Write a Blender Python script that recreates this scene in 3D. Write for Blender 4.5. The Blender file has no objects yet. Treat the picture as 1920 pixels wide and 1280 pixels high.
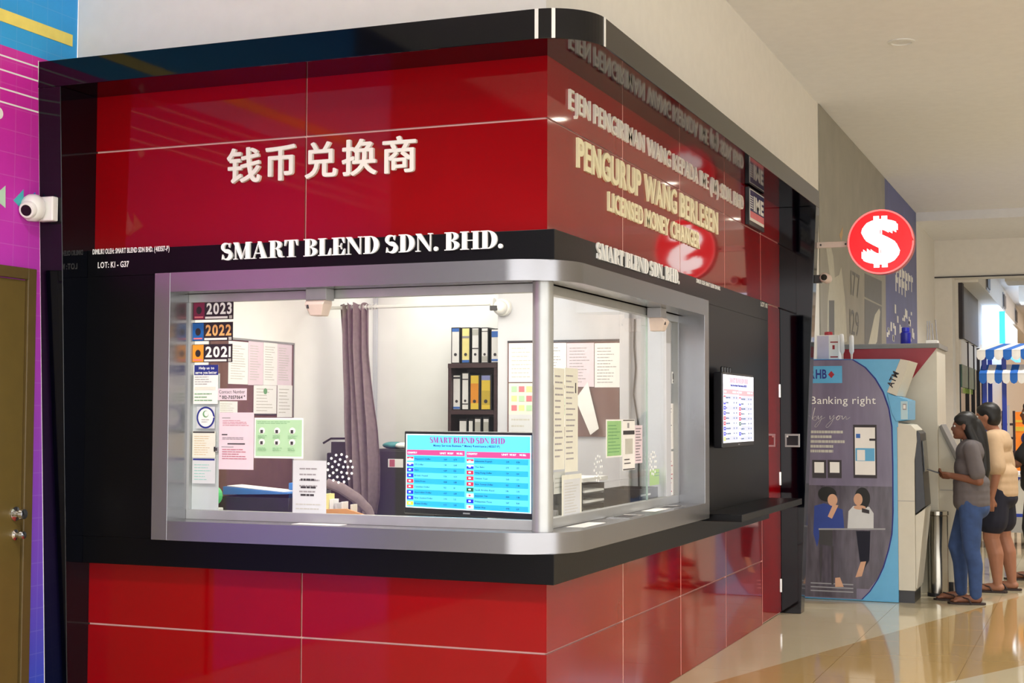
import bpy, math, random
from mathutils import Matrix, Vector
random.seed(7)
sc = bpy.context.scene
COL = sc.collection

# ------------------------------------------------------------------ camera, world, lights, exposure
FL = 2743.94                      # focal length in pixels of the 1920 x 1280 frame
YAW, PITCH, ROLL = (math.radians(a) for a in (21.75385, 2.87087, 0.16158))
_fw = Vector((-math.sin(YAW) * math.cos(PITCH), math.cos(YAW) * math.cos(PITCH), math.sin(PITCH)))
_r0 = Vector((math.cos(YAW), math.sin(YAW), 0)); _u0 = _r0.cross(_fw)
CR = _r0 * math.cos(ROLL) + _u0 * math.sin(ROLL)
CU = -_r0 * math.sin(ROLL) + _u0 * math.cos(ROLL)
CP = Vector((2.25255, -6.06236, 1.5))
cam_d = bpy.data.cameras.new('camera'); cam_d.sensor_width = 36; cam_d.lens = FL / 1920 * 36
cam_d.clip_start = .05; cam_d.clip_end = 200
cam = bpy.data.objects.new('camera', cam_d); COL.objects.link(cam)
cam.matrix_world = Matrix(((CR.x, CU.x, -_fw.x, CP.x), (CR.y, CU.y, -_fw.y, CP.y), (CR.z, CU.z, -_fw.z, CP.z), (0, 0, 0, 1)))
sc.camera = cam

world = bpy.data.worlds.new('world'); sc.world = world; world.use_nodes = True
bg = world.node_tree.nodes['Background']
bg.inputs[0].default_value = (1.0, .985, .97, 1); bg.inputs[1].default_value = 3.5
vs = sc.view_settings
vs.view_transform = 'Standard'; vs.look = 'None'; vs.gamma = 1; vs.use_curve_mapping = False
vs.exposure = 0.22

def area_light(name, loc, rot, size, size_y, power, color):
    d = bpy.data.lights.new(name, 'AREA'); d.shape = 'RECTANGLE'; d.size = size; d.size_y = size_y
    d.energy = power; d.color = color
    o = bpy.data.objects.new(name, d); COL.objects.link(o); o.location = loc; o.rotation_euler = rot
    return o
def spot_light(name, loc, power, angle, blend, color, radius=.06):
    d = bpy.data.lights.new(name, 'SPOT'); d.energy = power; d.spot_size = math.radians(angle); d.spot_blend = blend
    d.color = color; d.shadow_soft_size = radius
    o = bpy.data.objects.new(name, d); COL.objects.link(o); o.location = loc
    return o
CEIL = 4.28
# fluorescent fitting of the booth
area_light('booth_light', (-1.0, 1.15, 2.46), (0, 0, 0), 1.7, 1.3, 15, (1, .965, .92))
area_light('booth_light', (-1.75, 2.62, 2.46), (0, 0, 0), .8, .4, 6, (1, .965, .92))

# ------------------------------------------------------------------ pixel -> point on a known plane
def _ray(px, py): return CR * ((px - 960) / FL) - CU * ((py - 640) / FL) + _fw
def PX(px, py, x): d = _ray(px, py); return CP + d * ((x - CP.x) / d.x)
def PY(px, py, y): d = _ray(px, py); return CP + d * ((y - CP.y) / d.y)
def PZ(px, py, z): d = _ray(px, py); return CP + d * ((z - CP.z) / d.z)

# ------------------------------------------------------------------ materials
def nodes_of(name):
    m = bpy.data.materials.new(name); m.use_nodes = True
    nt = m.node_tree; b = nt.nodes['Principled BSDF']
    return m, nt, b
def lin(c):
    return tuple(((v / 255) / 12.92 if v / 255 <= .04045 else ((v / 255 + .055) / 1.055) ** 2.4) for v in c)
def mat(name, rgb, rough=.5, metal=0, vary=.06, scale=12, bump=0, bscale=60, emit=0, coat=0, spec=.5, stretch=None, aniso=0):
    """procedural principled material; rgb in 0..255"""
    m, nt, b = nodes_of(name); N = nt.nodes; L = nt.links
    c = lin(rgb)
    tc = N.new('ShaderNodeTexCoord'); mp = N.new('ShaderNodeMapping'); L.new(tc.outputs['Object'], mp.inputs[0])
    if stretch: mp.inputs['Scale'].default_value = stretch
    nz = N.new('ShaderNodeTexNoise'); nz.inputs['Scale'].default_value = scale; nz.inputs['Detail'].default_value = 4
    L.new(mp.outputs[0], nz.inputs['Vector'])
    rp = N.new('ShaderNodeValToRGB'); L.new(nz.outputs['Fac'], rp.inputs[0])
    rp.color_ramp.elements[0].position = .3; rp.color_ramp.elements[1].position = .7
    rp.color_ramp.elements[0].color = tuple(v * (1 - vary) for v in c) + (1,)
    rp.color_ramp.elements[1].color = tuple(min(1, v * (1 + vary)) for v in c) + (1,)
    L.new(rp.outputs[0], b.inputs['Base Color'])
    b.inputs['Roughness'].default_value = rough; b.inputs['Metallic'].default_value = metal
    b.inputs['Specular IOR Level'].default_value = spec; b.inputs['Coat Weight'].default_value = coat
    b.inputs['Coat Roughness'].default_value = .03
    b.inputs['Anisotropic'].default_value = aniso
    if bump:
        n2 = N.new('ShaderNodeTexNoise'); n2.inputs['Scale'].default_value = bscale; L.new(mp.outputs[0], n2.inputs['Vector'])
        bp = N.new('ShaderNodeBump'); bp.inputs['Strength'].default_value = bump; bp.inputs['Distance'].default_value = .01
        L.new(n2.outputs['Fac'], bp.inputs['Height']); L.new(bp.outputs[0], b.inputs['Normal'])
    if emit:
        L.new(rp.outputs[0], b.inputs['Emission Color']); b.inputs['Emission Strength'].default_value = emit
    return m
def glass_mat(name, tint=(.97, .985, .98), ior=1.45):
    m = bpy.data.materials.new(name); m.use_nodes = True; nt = m.node_tree; N = nt.nodes; L = nt.links
    N.clear(); out = N.new('ShaderNodeOutputMaterial'); mx = N.new('ShaderNodeMixShader')
    tr = N.new('ShaderNodeBsdfTransparent'); tr.inputs[0].default_value = tint + (1,)
    gl = N.new('ShaderNodeBsdfGlossy'); gl.inputs['Roughness'].default_value = .0
    fr = N.new('ShaderNodeFresnel'); ge = N.new('ShaderNodeNewGeometry'); mr = N.new('ShaderNodeMapRange'); mr.inputs[3].default_value = ior; mr.inputs[4].default_value = 1 / ior
    L.new(ge.outputs['Backfacing'], mr.inputs[0]); L.new(mr.outputs[0], fr.inputs[0])
    L.new(fr.outputs[0], mx.inputs[0]); L.new(tr.outputs[0], mx.inputs[1]); L.new(gl.outputs[0], mx.inputs[2]); L.new(mx.outputs[0], out.inputs[0])
    return m
def ramp_z_mat(name, stops, rough=.45, grid=None, axis='Z'):
    """printed graphic whose colour runs with height; stops = [(z, rgb)]"""
    m, nt, b = nodes_of(name); N = nt.nodes; L = nt.links
    g = N.new('ShaderNodeNewGeometry'); sp = N.new('ShaderNodeSeparateXYZ'); L.new(g.outputs['Position'], sp.inputs[0])
    z0, z1 = stops[0][0], stops[-1][0]
    mr = N.new('ShaderNodeMapRange'); mr.inputs[1].default_value = z0; mr.inputs[2].default_value = z1; L.new(sp.outputs[axis], mr.inputs[0])
    rp = N.new('ShaderNodeValToRGB'); L.new(mr.outputs[0], rp.inputs[0])
    e = rp.color_ramp.elements
    for i, (z, c) in enumerate(stops):
        p = (z - z0) / (z1 - z0)
        el = e[0] if i == 0 else (e[1] if i == len(stops) - 1 else e.new(p))
        el.position = p; el.color = lin(c) + (1,)
    src = rp.outputs[0]
    nz = N.new('ShaderNodeTexNoise'); nz.inputs['Scale'].default_value = 5
    hv = N.new('ShaderNodeMix'); hv.data_type = 'RGBA'; hv.blend_type = 'MULTIPLY'; hv.inputs[0].default_value = .25
    L.new(src, hv.inputs[6]); L.new(nz.outputs['Fac'], hv.inputs[7]); src = hv.outputs[2]
    if grid:
        col = None
        for ax, step in (('Y', grid), ('Z', grid)):
            mm = N.new('ShaderNodeMath'); mm.operation = 'PINGPONG'; mm.inputs[1].default_value = step / 2; L.new(sp.outputs[ax], mm.inputs[0])
            lt = N.new('ShaderNodeMath'); lt.operation = 'LESS_THAN'; lt.inputs[1].default_value = .002; L.new(mm.outputs[0], lt.inputs[0])
            if col is None: col = lt.outputs[0]
            else:
                ad = N.new('ShaderNodeMath'); ad.operation = 'MAXIMUM'; L.new(col, ad.inputs[0]); L.new(lt.outputs[0], ad.inputs[1]); col = ad.outputs[0]
        fm = N.new('ShaderNodeMath'); fm.operation = 'MULTIPLY'; fm.inputs[1].default_value = .07; L.new(col, fm.inputs[0])
        mx = N.new('ShaderNodeMix'); mx.data_type = 'RGBA'; L.new(fm.outputs[0], mx.inputs[0]); L.new(src, mx.inputs[6]); mx.inputs[7].default_value = (.8, .85, 1, 1)
        src = mx.outputs[2]
    L.new(src, b.inputs['Base Color']); b.inputs['Roughness'].default_value = rough
    return m
def floor_mat():
    m, nt, b = nodes_of('polished_stone'); N = nt.nodes; L = nt.links
    g = N.new('ShaderNodeNewGeometry'); sp = N.new('ShaderNodeSeparateXYZ'); L.new(g.outputs['Position'], sp.inputs[0])
    def side(x0, y0, dxdy):       # x - (x0 + dxdy*(y-y0)) > 0
        a = N.new('ShaderNodeMath'); a.operation = 'MULTIPLY_ADD'; a.inputs[1].default_value = -dxdy; a.inputs[2].default_value = -(x0 - dxdy * y0)
        L.new(sp.outputs['Y'], a.inputs[0])
        s = N.new('ShaderNodeMath'); s.operation = 'ADD'; L.new(a.outputs[0], s.inputs[0]); L.new(sp.outputs['X'], s.inputs[1])
        t = N.new('ShaderNodeMath'); t.operation = 'GREATER_THAN'; t.inputs[1].default_value = 0; L.new(s.outputs[0], t.inputs[0]); return t.outputs[0]
    a = side(.225, 2.071, .29); c = side(1.434, 2.575, .49)
    nc = N.new('ShaderNodeMath'); nc.operation = 'SUBTRACT'; nc.inputs[0].default_value = 1; L.new(c, nc.inputs[1])
    band = N.new('ShaderNodeMath'); band.operation = 'MULTIPLY'; L.new(a, band.inputs[0]); L.new(nc.outputs[0], band.inputs[1])
    far = N.new('ShaderNodeMath'); far.operation = 'LESS_THAN'; far.inputs[1].default_value = 8.2; L.new(sp.outputs['Y'], far.inputs[0])
    b2 = N.new('ShaderNodeMath'); b2.operation = 'MULTIPLY'; L.new(band.outputs[0], b2.inputs[0]); L.new(far.outputs[0], b2.inputs[1])
    nz = N.new('ShaderNodeTexNoise'); nz.inputs['Scale'].default_value = 2; nz.inputs['Detail'].default_value = 1
    L.new(g.outputs['Position'], nz.inputs['Vector'])
    def rp(c0, c1):
        r = N.new('ShaderNodeValToRGB'); L.new(nz.outputs['Fac'], r.inputs[0])
        r.color_ramp.elements[0].position = .35; r.color_ramp.elements[1].position = .65
        r.color_ramp.elements[0].color = lin(c0) + (1,); r.color_ramp.elements[1].color = lin(c1) + (1,); return r.outputs[0]
    cream = rp((185, 173, 143), (188, 176, 146)); tan = rp((168, 140, 91), (170, 142, 93))
    mx = N.new('ShaderNodeMix'); mx.data_type = 'RGBA'; L.new(b2.outputs[0], mx.inputs[0]); L.new(cream, mx.inputs[6]); L.new(tan, mx.inputs[7])
    L.new(mx.outputs[2], b.inputs['Base Color']); b.inputs['Roughness'].default_value = .07; b.inputs['Specular IOR Level'].default_value = .55
    return m
M = dict(
    red=mat('red_gloss_panel', (134, 0, 7), .05, vary=.07, scale=2.2, spec=.38, bump=.012, bscale=2.5),
    joint=mat('pale_joint', (236, 196, 186), .6),
    black=mat('black_gloss', (3, 4, 12), .06, vary=.1, bump=.01, bscale=3, spec=.4),
    band=mat('black_textured_board', (1, 1, 4), .34, vary=.2, scale=30, bump=.04, bscale=140, spec=.22),
    steel=mat('brushed_steel', (148, 148, 152), .26, metal=.85, vary=.05, scale=30, stretch=(1, 1, 60)),
    alu=mat('satin_aluminium', (176, 178, 178), .36, metal=.55, vary=.04),
    binsteel=mat('bin_steel', (150, 146, 136), .22, metal=1, vary=.05),
    chrome=mat('chrome', (225, 225, 225), .12, metal=1, vary=.02),
    silver=mat('silver_letter', (226, 223, 215), .4, metal=.0, vary=.04),
    cream_letter=mat('cream_letter', (238, 232, 196), .4, vary=.04),
    white_letter=mat('white_letter', (238, 238, 236), .5, vary=.02),
    letter_edge=mat('letter_edge', (120, 110, 96), .5),
    wall=mat('white_paint', (236, 233, 228), .7, vary=.02, bump=.02, bscale=200),
    wallc=mat('cream_paint', (234, 231, 225), .7, vary=.02, bump=.02, bscale=200),
    ceil=mat('ceiling_paint', (234, 234, 236), .85, vary=.02),
    inner=mat('booth_wall_paint', (238, 236, 232), .65, vary=.02),
    innercool=mat('partition_paint', (196, 197, 204), .6, vary=.02),
    floor=floor_mat(),
    door=mat('olive_brown_door', (92, 76, 34), .4, vary=.05, bump=.03, bscale=300),
    doorframe=mat('olive_brown_frame', (84, 68, 34), .4),
    paper=mat('white_paper', (236, 234, 232), .7, vary=.02),
    paperpink=mat('pinkish_paper', (224, 206, 216), .7, vary=.03),
    papergreen=mat('green_paper', (176, 214, 172), .7, vary=.04),
    papergrey=mat('grey_paper', (206, 208, 212), .7, vary=.03),
    papercream=mat('cream_paper', (222, 221, 209), .7, vary=.03),
    ink=mat('dark_ink', (60, 56, 62), .8), inkgrey=mat('grey_ink', (150, 146, 150), .8), inkred=mat('red_ink', (186, 92, 112), .8),
    inkgreen=mat('green_ink', (104, 156, 108), .8), inkblue=mat('navy_ink', (28, 40, 128), .6),
    brown=mat('brown_felt_board', (110, 78, 76), .9, vary=.08, bump=.1, bscale=200),
    plasticw=mat('white_plastic', (226, 226, 224), .35, vary=.02), plasticg=mat('grey_plastic', (150, 150, 156), .4),
    plasticp=mat('beige_plastic', (214, 196, 186), .4),
    plasticb=mat('black_plastic', (24, 24, 30), .3, vary=.1), darkgrey=mat('dark_grey_metal', (54, 52, 56), .45),
    lens=mat('black_lens', (6, 6, 8), .05),
    curtain=mat('mauve_grey_cloth', (130, 114, 116), .9, vary=.1, scale=40, bump=.1, bscale=250),
    dot=mat('white_dot', (240, 240, 240), .4),
    wood=mat('dark_walnut', (66, 44, 48), .4, vary=.2, scale=6, stretch=(1, 1, 12)),
    woodl=mat('light_wood', (202, 142, 84), .5, vary=.2, scale=6),
    counter=mat('worktop_laminate', (224, 220, 214), .35),
    blue=mat('blue_plastic', (58, 120, 190), .4), teal=mat('teal_plastic', (60, 140, 140), .5), green=mat('green_plastic', (90, 200, 120), .5),
    lime=mat('lime_paper', (176, 222, 82), .6), yellow=mat('yellow_board', (240, 206, 70), .6), creamyel=mat('pale_yellow_board', (240, 226, 150), .6),
    bluespine=mat('blue_label', (60, 110, 190), .6),
    glass=glass_mat('clear_glass'), glassedge=mat('glass_edge', (168, 190, 184), .1),
    orange=mat('orange_print', (236, 150, 40), .5), maroon=mat('maroon_print', (122, 24, 66), .5), cobalt=mat('cobalt_print', (20, 92, 170), .5), darkprint=mat('near_black_print', (36, 22, 34), .5),
    navy=mat('navy_print', (26, 30, 90), .45), pinkp=mat('pink_print', (226, 120, 130), .5), ltgrey=mat('light_grey_print', (190, 188, 180), .6),
    skyblue=mat('sky_blue_laminate', (92, 168, 214), .25, vary=.03), atmw=mat('warm_white_metal', (206, 202, 188), .4, vary=.02),
    atmred=mat('crimson_laminate', (150, 22, 40), .35), greytop=mat('grey_laminate', (128, 126, 124), .5),
    poster=mat('slate_purple_print', (118, 110, 134), .16, vary=.16, scale=5, stretch=(1.5, 1, .3)), posterdark=mat('charcoal_print', (82, 76, 88), .18, vary=.35, scale=7, stretch=(3, 1, .5)),
    skin=mat('skin', (158, 108, 84), .55, vary=.06), skind=mat('darker_skin', (122, 78, 58), .55, vary=.06), hair=mat('black_hair', (9, 8, 9), .5, vary=.3, scale=60, stretch=(6, 6, .4)),
    greyshirt=mat('grey_cotton', (98, 92, 94), .9, vary=.06, bump=.05, bscale=200), beigeshirt=mat('beige_cotton', (196, 168, 136), .9, vary=.05, bump=.05, bscale=200),
    blackshirt=mat('black_cotton', (22, 22, 26), .9), jeans=mat('blue_denim', (50, 74, 120), .85, vary=.16, scale=16, bump=.06, bscale=300), navyshort=mat('navy_twill', (22, 24, 42), .85),
    rubber=mat('dark_rubber', (44, 30, 30), .6),
    lamp=mat('lamp_glow', (255, 246, 226), .5, emit=22), coolpanel=mat('cool_light_panel', (206, 226, 255), .5, emit=1.7), warmcove=mat('warm_cove_light', (255, 226, 206), .5, emit=1.1),
    neonred=mat('lit_red_acrylic', (236, 6, 22), .25, emit=.78, vary=.01), neonwhite=mat('lit_white_acrylic', (255, 250, 250), .25, emit=1.5, vary=.01), rimred=mat('red_rim', (170, 20, 34), .3),
    awnb=mat('blue_canvas', (32, 104, 196), .7), awnw=mat('white_canvas', (236, 234, 232), .7),
)
def emi(name, rgb, e=1.0): return mat(name, rgb, .3, emit=e, vary=.01)

# ------------------------------------------------------------------ mesh helpers
I4 = Matrix.Identity(4)
def face_F(off): return Matrix(((1, 0, 0, 0), (0, 0, -1, off), (0, 1, 0, 0), (0, 0, 0, 1)))      # u -> +X, v -> Z, out -> -Y
def face_R(off): return Matrix(((0, 0, 1, off), (1, 0, 0, 0), (0, 1, 0, 0), (0, 0, 0, 1)))       # u -> +Y, v -> Z, out -> +X
class MB:
    def __init__(s): s.v = []; s.f = []
    def _a(s, vs_, fs):
        n = len(s.v); s.v += [Vector(p) for p in vs_]; s.f += [tuple(i + n for i in f) for f in fs]; return s
    def box(s, x0, y0, z0, x1, y1, z1):
        return s._a([(x0, y0, z0), (x1, y0, z0), (x1, y1, z0), (x0, y1, z0), (x0, y0, z1), (x1, y0, z1), (x1, y1, z1), (x0, y1, z1)],
                    [(0, 3, 2, 1), (4, 5, 6, 7), (0, 1, 5, 4), (1, 2, 6, 5), (2, 3, 7, 6), (3, 0, 4, 7)])
    def prism(s, pts, d0, d1, ax='z'):
        """simple polygon extruded; ax = the axis of extrusion, pts in the other two (cyclic order kept simple)"""
        def mk(p, d):
            if ax == 'z': return (p[0], p[1], d)
            if ax == 'y': return (p[0], d, p[1])
            return (d, p[0], p[1])
        n = len(pts); A = sum(pts[i][0] * pts[(i + 1) % n][1] - pts[(i + 1) % n][0] * pts[i][1] for i in range(n))
        if A < 0: pts = pts[::-1]
        if ax == 'y': d0, d1 = d1, d0
        vs_ = [mk(p, d0) for p in pts] + [mk(p, d1) for p in pts]
        fs = [tuple(range(n))[::-1], tuple(range(n, 2 * n))] + [(i, (i + 1) % n, n + (i + 1) % n, n + i) for i in range(n)]
        return s._a(vs_, fs)
    def rings(s, rs, close=True, caps=True):
        n = len(rs[0]); vs_ = [p for r in rs for p in r]; fs = []
        for k in range(len(rs) - 1):
            for i in range(n if close else n - 1):
                j = (i + 1) % n; fs.append((k * n + i, k * n + j, (k + 1) * n + j, (k + 1) * n + i))
        if caps: fs += [tuple(range(n))[::-1], tuple(range((len(rs) - 1) * n, len(rs) * n))]
        return s._a(vs_, fs)
    def tube(s, path, r, n=10, flat=1.0):
        path = [Vector(p) for p in path]; rr = r if isinstance(r, (list, tuple)) else [r] * len(path); rs = []
        up = None
        for i, p in enumerate(path):
            d = (path[min(i + 1, len(path) - 1)] - path[max(i - 1, 0)]).normalized()
            if up is None: up = d.orthogonal().normalized()
            a = (up - d * up.dot(d)).normalized(); b = d.cross(a); up = a
            rs.append([p + a * (math.cos(t) * rr[i]) + b * (math.sin(t) * rr[i] * flat) for t in (2 * math.pi * k / n for k in range(n))])
        return s.rings(rs)
    def lathe(s, prof, c=(0, 0, 0), n=24, ax='z'):
        rs = []
        for r, h in prof:
            ring = []
            for k in range(n):
                t = 2 * math.pi * k / n; a, b = r * math.cos(t), r * math.sin(t)
                q = (a, b, h) if ax == 'z' else ((b, h, a) if ax == 'y' else (h, a, b))
                ring.append(Vector(c) + Vector(q))
            rs.append(ring)
        return s.rings(rs)
    def ball(s, c, r, n=14, m=8, rot=None):
        if not isinstance(r, (tuple, list)): r = (r, r, r)
        rs = []
        for i in range(1, m):
            ph = math.pi * i / m - math.pi / 2
            ring = []
            for k in range(n):
                t = 2 * math.pi * k / n
                q = Vector((r[0] * math.cos(ph) * math.cos(t), r[1] * math.cos(ph) * math.sin(t), r[2] * math.sin(ph)))
                if rot: q = rot @ q
                ring.append(Vector(c) + q)
            rs.append(ring)
        return s.rings(rs)
    def cap(s, p0, p1, r0, r1, n=12, flat=1.0):
        p0, p1 = Vector(p0), Vector(p1); d = p1 - p0
        k = 4; path = []; rr = []
        u = d.normalized()
        for i in range(k): a = math.pi / 2 * (1 - i / k); path.append(p0 - u * r0 * math.sin(a)); rr.append(max(r0 * math.cos(a), .0008))
        path.append(p0); rr.append(r0); path.append(p1); rr.append(r1)
        for i in range(1, k + 1): a = math.pi / 2 * i / k; path.append(p1 + u * r1 * math.sin(a)); rr.append(max(r1 * math.cos(a), .0008))
        return s.tube(path, rr, n, flat)
    def mesh(s, name, Mx=None):
        me = bpy.data.meshes.new(name); vs_ = [Mx @ p for p in s.v] if Mx else s.v
        me.from_pydata([tuple(p) for p in vs_], [], s.f); me.update(); return me
W = {}
def setprops(o, label=None, cat=None, group=None, kind=None):
    if label: o['label'] = label
    if cat: o['category'] = cat
    if group: o['group'] = group
    if kind: o['kind'] = kind
def link(o, parent=None):
    COL.objects.link(o)
    W[o.name] = o.matrix_basis.copy()
    if parent is not None:
        o.parent = parent; o.matrix_parent_inverse = W[parent.name].inverted()
    return o
def thing(name, loc, label=None, cat=None, group=None, kind=None, parent=None):
    o = bpy.data.objects.new(name, None); o.empty_display_size = .1; o.location = loc
    setprops(o, label, cat, group, kind); return link(o, parent)
def add(name, mb, m, parent=None, label=None, cat=None, group=None, kind=None, Mx=None, bevel=0, smooth=False, seg=2):
    me = mb.mesh(name, Mx) if isinstance(mb, MB) else mb
    vs_ = [v.co for v in me.vertices]
    lo = [min(v[i] for v in vs_) for i in range(3)]; hi = [max(v[i] for v in vs_) for i in range(3)]
    c = Vector(((lo[0] + hi[0]) / 2, (lo[1] + hi[1]) / 2, lo[2]))
    me.transform(Matrix.Translation(-c))
    me.materials.append(M[m] if isinstance(m, str) else m)
    if smooth:
        for p in me.polygons: p.use_smooth = True
    o = bpy.data.objects.new(name, me); o.location = c
    setprops(o, label, cat, group, kind); link(o, parent)
    if bevel:
        b = o.modifiers.new('bevel', 'BEVEL'); b.width = bevel; b.segments = seg; b.limit_method = 'ANGLE'
    if smooth == 'auto':
        o.modifiers.new('split', 'EDGE_SPLIT').split_angle = math.radians(35)
    return o
def dup(o, parent=None, loc=None, label=None):
    c = o.copy(); c.parent = None; c.matrix_parent_inverse = I4
    if loc is not None: c.location = loc
    if label: c['label'] = label
    return link(c, parent)

# ------------------------------------------------------------------ lettering
_gc = {}
def glyph(ch, bold=0.0, heavy=0.0):
    k = (ch, bold, heavy)
    if k not in _gc:
        cu = bpy.data.curves.new('glyph', 'FONT'); cu.body = ch; cu.offset = bold; cu.resolution_u = 4
        ob = bpy.data.objects.new('glyph', cu); COL.objects.link(ob)
        me = bpy.data.meshes.new_from_object(ob.evaluated_get(bpy.context.evaluated_depsgraph_get()))
        vs_ = [(v.co.x, v.co.y) for v in me.vertices]; fs = [tuple(p.vertices) for p in me.polygons]
        edges = {}
        for f in fs:
            for i in range(len(f)):
                a, b = f[i], f[(i + 1) % len(f)]; edges[(a, b)] = edges.get((a, b), 0) + 1
        bd = [(a, b) for (a, b) in edges if (b, a) not in edges]
        bpy.data.objects.remove(ob); bpy.data.curves.remove(cu); bpy.data.meshes.remove(me)
        if heavy:
            n = len(vs_); V, F_, B_ = [], [], []
            for i, (dx, dy) in enumerate(((-1, 0), (1, 0), (0, .7), (0, -.7), (-.7, .5), (.7, .5), (-.7, -.5), (.7, -.5))):
                V += [(x + dx * heavy, y + dy * heavy, i * .0003) for x, y in vs_]; F_ += [tuple(q + i * n for q in f) for f in fs]; B_ += [(a + i * n, b + i * n) for a, b in bd]
            vs_, fs, bd = V, F_, B_
        _gc[k] = (vs_, fs, bd)
    return _gc[k]
def glyph_into(mb, g, sx, sy, ox, oy, d0, d1):
    vs_, fs, bd = g; n = len(vs_)
    V = [(p[0] * sx + ox, p[1] * sy + oy, d1 + (p[2] if len(p) > 2 else 0)) for p in vs_] + [(p[0] * sx + ox, p[1] * sy + oy, d0) for p in vs_]
    F = [f for f in fs] + [(b, a, a + n, b + n) for a, b in bd]
    mb._a(V, F); return mb
def bbox(g):
    xs = [p[0] for p in g[0]]; ys = [p[1] for p in g[0]]
    return min(xs), max(xs), min(ys), max(ys)
KERN = {'WA': -.16, 'PA': -.09, 'AW': -.16, 'AT': -.1, 'LT': -.1, 'RT': -.04, 'DA': -.06, 'AD': -.04, 'EY': -.06, 'AY': -.1, 'MA': -.03, 'RL': 0, 'UP': 0}
def layout(body, gap=.1, space=.32, getter=None):
    """[(char, glyph, x offset)], total width; letters set side by side by their own widths"""
    x = 0; out = []; prev = ' '
    for ch in body:
        if ch == ' ': x += space; prev = ' '; continue
        x += KERN.get(prev + ch, 0); prev = ch
        g = getter(ch); b = bbox(g); out.append((ch, g, x - b[0])); x += b[1] - b[0] + gap
    return out, x - gap
def letter_row(parent, body, u0, u1, v0, v1, Mx, m, d0=0, d1=.02, bold=.018, getter=None, name='letter', gap=.1, space=.32, one=None):
    """a row of raised letters between u0..u1, v0..v1 (cap height); each letter a mesh unless one is given"""
    getter = getter or (lambda c: glyph(c, bold))
    L_, w = layout(body, gap, space, getter)
    cap = bbox(getter('H' if any(c.isalpha() and ord(c) < 128 for c in body) else body[0]))
    sy = (v1 - v0) / (cap[3] - cap[2]); sx = (u1 - u0) / w
    acc = MB()
    for ch, g, off in L_:
        mb = acc if one else MB()
        glyph_into(mb, g, sx, sy, u0 + off * sx, v0 - cap[2] * sy, d0, d1)
        if not one: add(name, mb, m, parent, Mx=Mx)
    if one: return add(one, acc, m, parent, Mx=Mx)
def text_line(mb, body, u0, v0, h, d=.001, w=None, bold=0, gap=.1, space=.3):
    """print a line of small flat text into mb"""
    L_, tot = layout(body, gap, space, lambda c: glyph(c, bold))
    s = h / .73; sx = s if w is None else w / tot
    for ch, g, off in L_:
        glyph_into(mb, g, sx, s, u0 + off * sx, v0, d - .0006, d)
    return mb
# fat-face serif capitals, cap height 1
def _ring(cx, cy, ro, hy, ri, hi_, a0, a1, n=14):
    o = [(cx + ro * math.cos(math.radians(a0 + (a1 - a0) * i / n)), cy + hy * math.sin(math.radians(a0 + (a1 - a0) * i / n))) for i in range(n + 1)]
    k = [(cx + ri * math.cos(math.radians(a1 + (a0 - a1) * i / n)), cy + hi_ * math.sin(math.radians(a1 + (a0 - a1) * i / n))) for i in range(n + 1)]
    return o + k
def _r(x0, y0, x1, y1): return [(x0, y0), (x1, y0), (x1, y1), (x0, y1)]
def _stroke(pts, ws):
    L_, R_ = [], []
    for i, p in enumerate(pts):
        a = pts[max(i - 1, 0)]; b = pts[min(i + 1, len(pts) - 1)]; dx, dy = b[0] - a[0], b[1] - a[1]; q = math.hypot(dx, dy) or 1
        L_.append((p[0] - dy / q * ws[i], p[1] + dx / q * ws[i])); R_.append((p[0] + dy / q * ws[i], p[1] - dx / q * ws[i]))
    return L_ + R_[::-1]
_sp = []
for i in range(29):
    t = i / 28; a = math.radians(60 + t * 210) if t < .5 else math.radians(60 + 210 * .5)
    _sp.append(t)
def _S():
    pts = []; ws = []
    for i in range(13):
        a = math.radians(35 + 235 * i / 12); pts.append((.36 + .25 * math.cos(a), .74 + .225 * math.sin(a))); ws.append(.035 + .075 * max(0, math.sin(math.radians(235 * i / 12 - 45))) ** 1.5)
    for i in range(1, 14):
        a = math.radians(90 - 235 * i / 13); pts.append((.36 + .28 * math.cos(a), .27 + .24 * math.sin(a))); ws.append(.035 + .1 * max(0, math.sin(math.radians(235 * (1 - i / 13) - 40))) ** 1.3)
    k = len(pts) // 2
    for i in range(len(ws)):
        ws[i] = max(ws[i], .13 * math.exp(-((i - k) / 3.6) ** 2))
    return [_stroke(pts, ws), [(.56, .70), (.62, .98), (.57, .98), (.5, .82)], [(.06, .02), (.11, .02), (.18, .18), (.1, .33)]]
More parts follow.
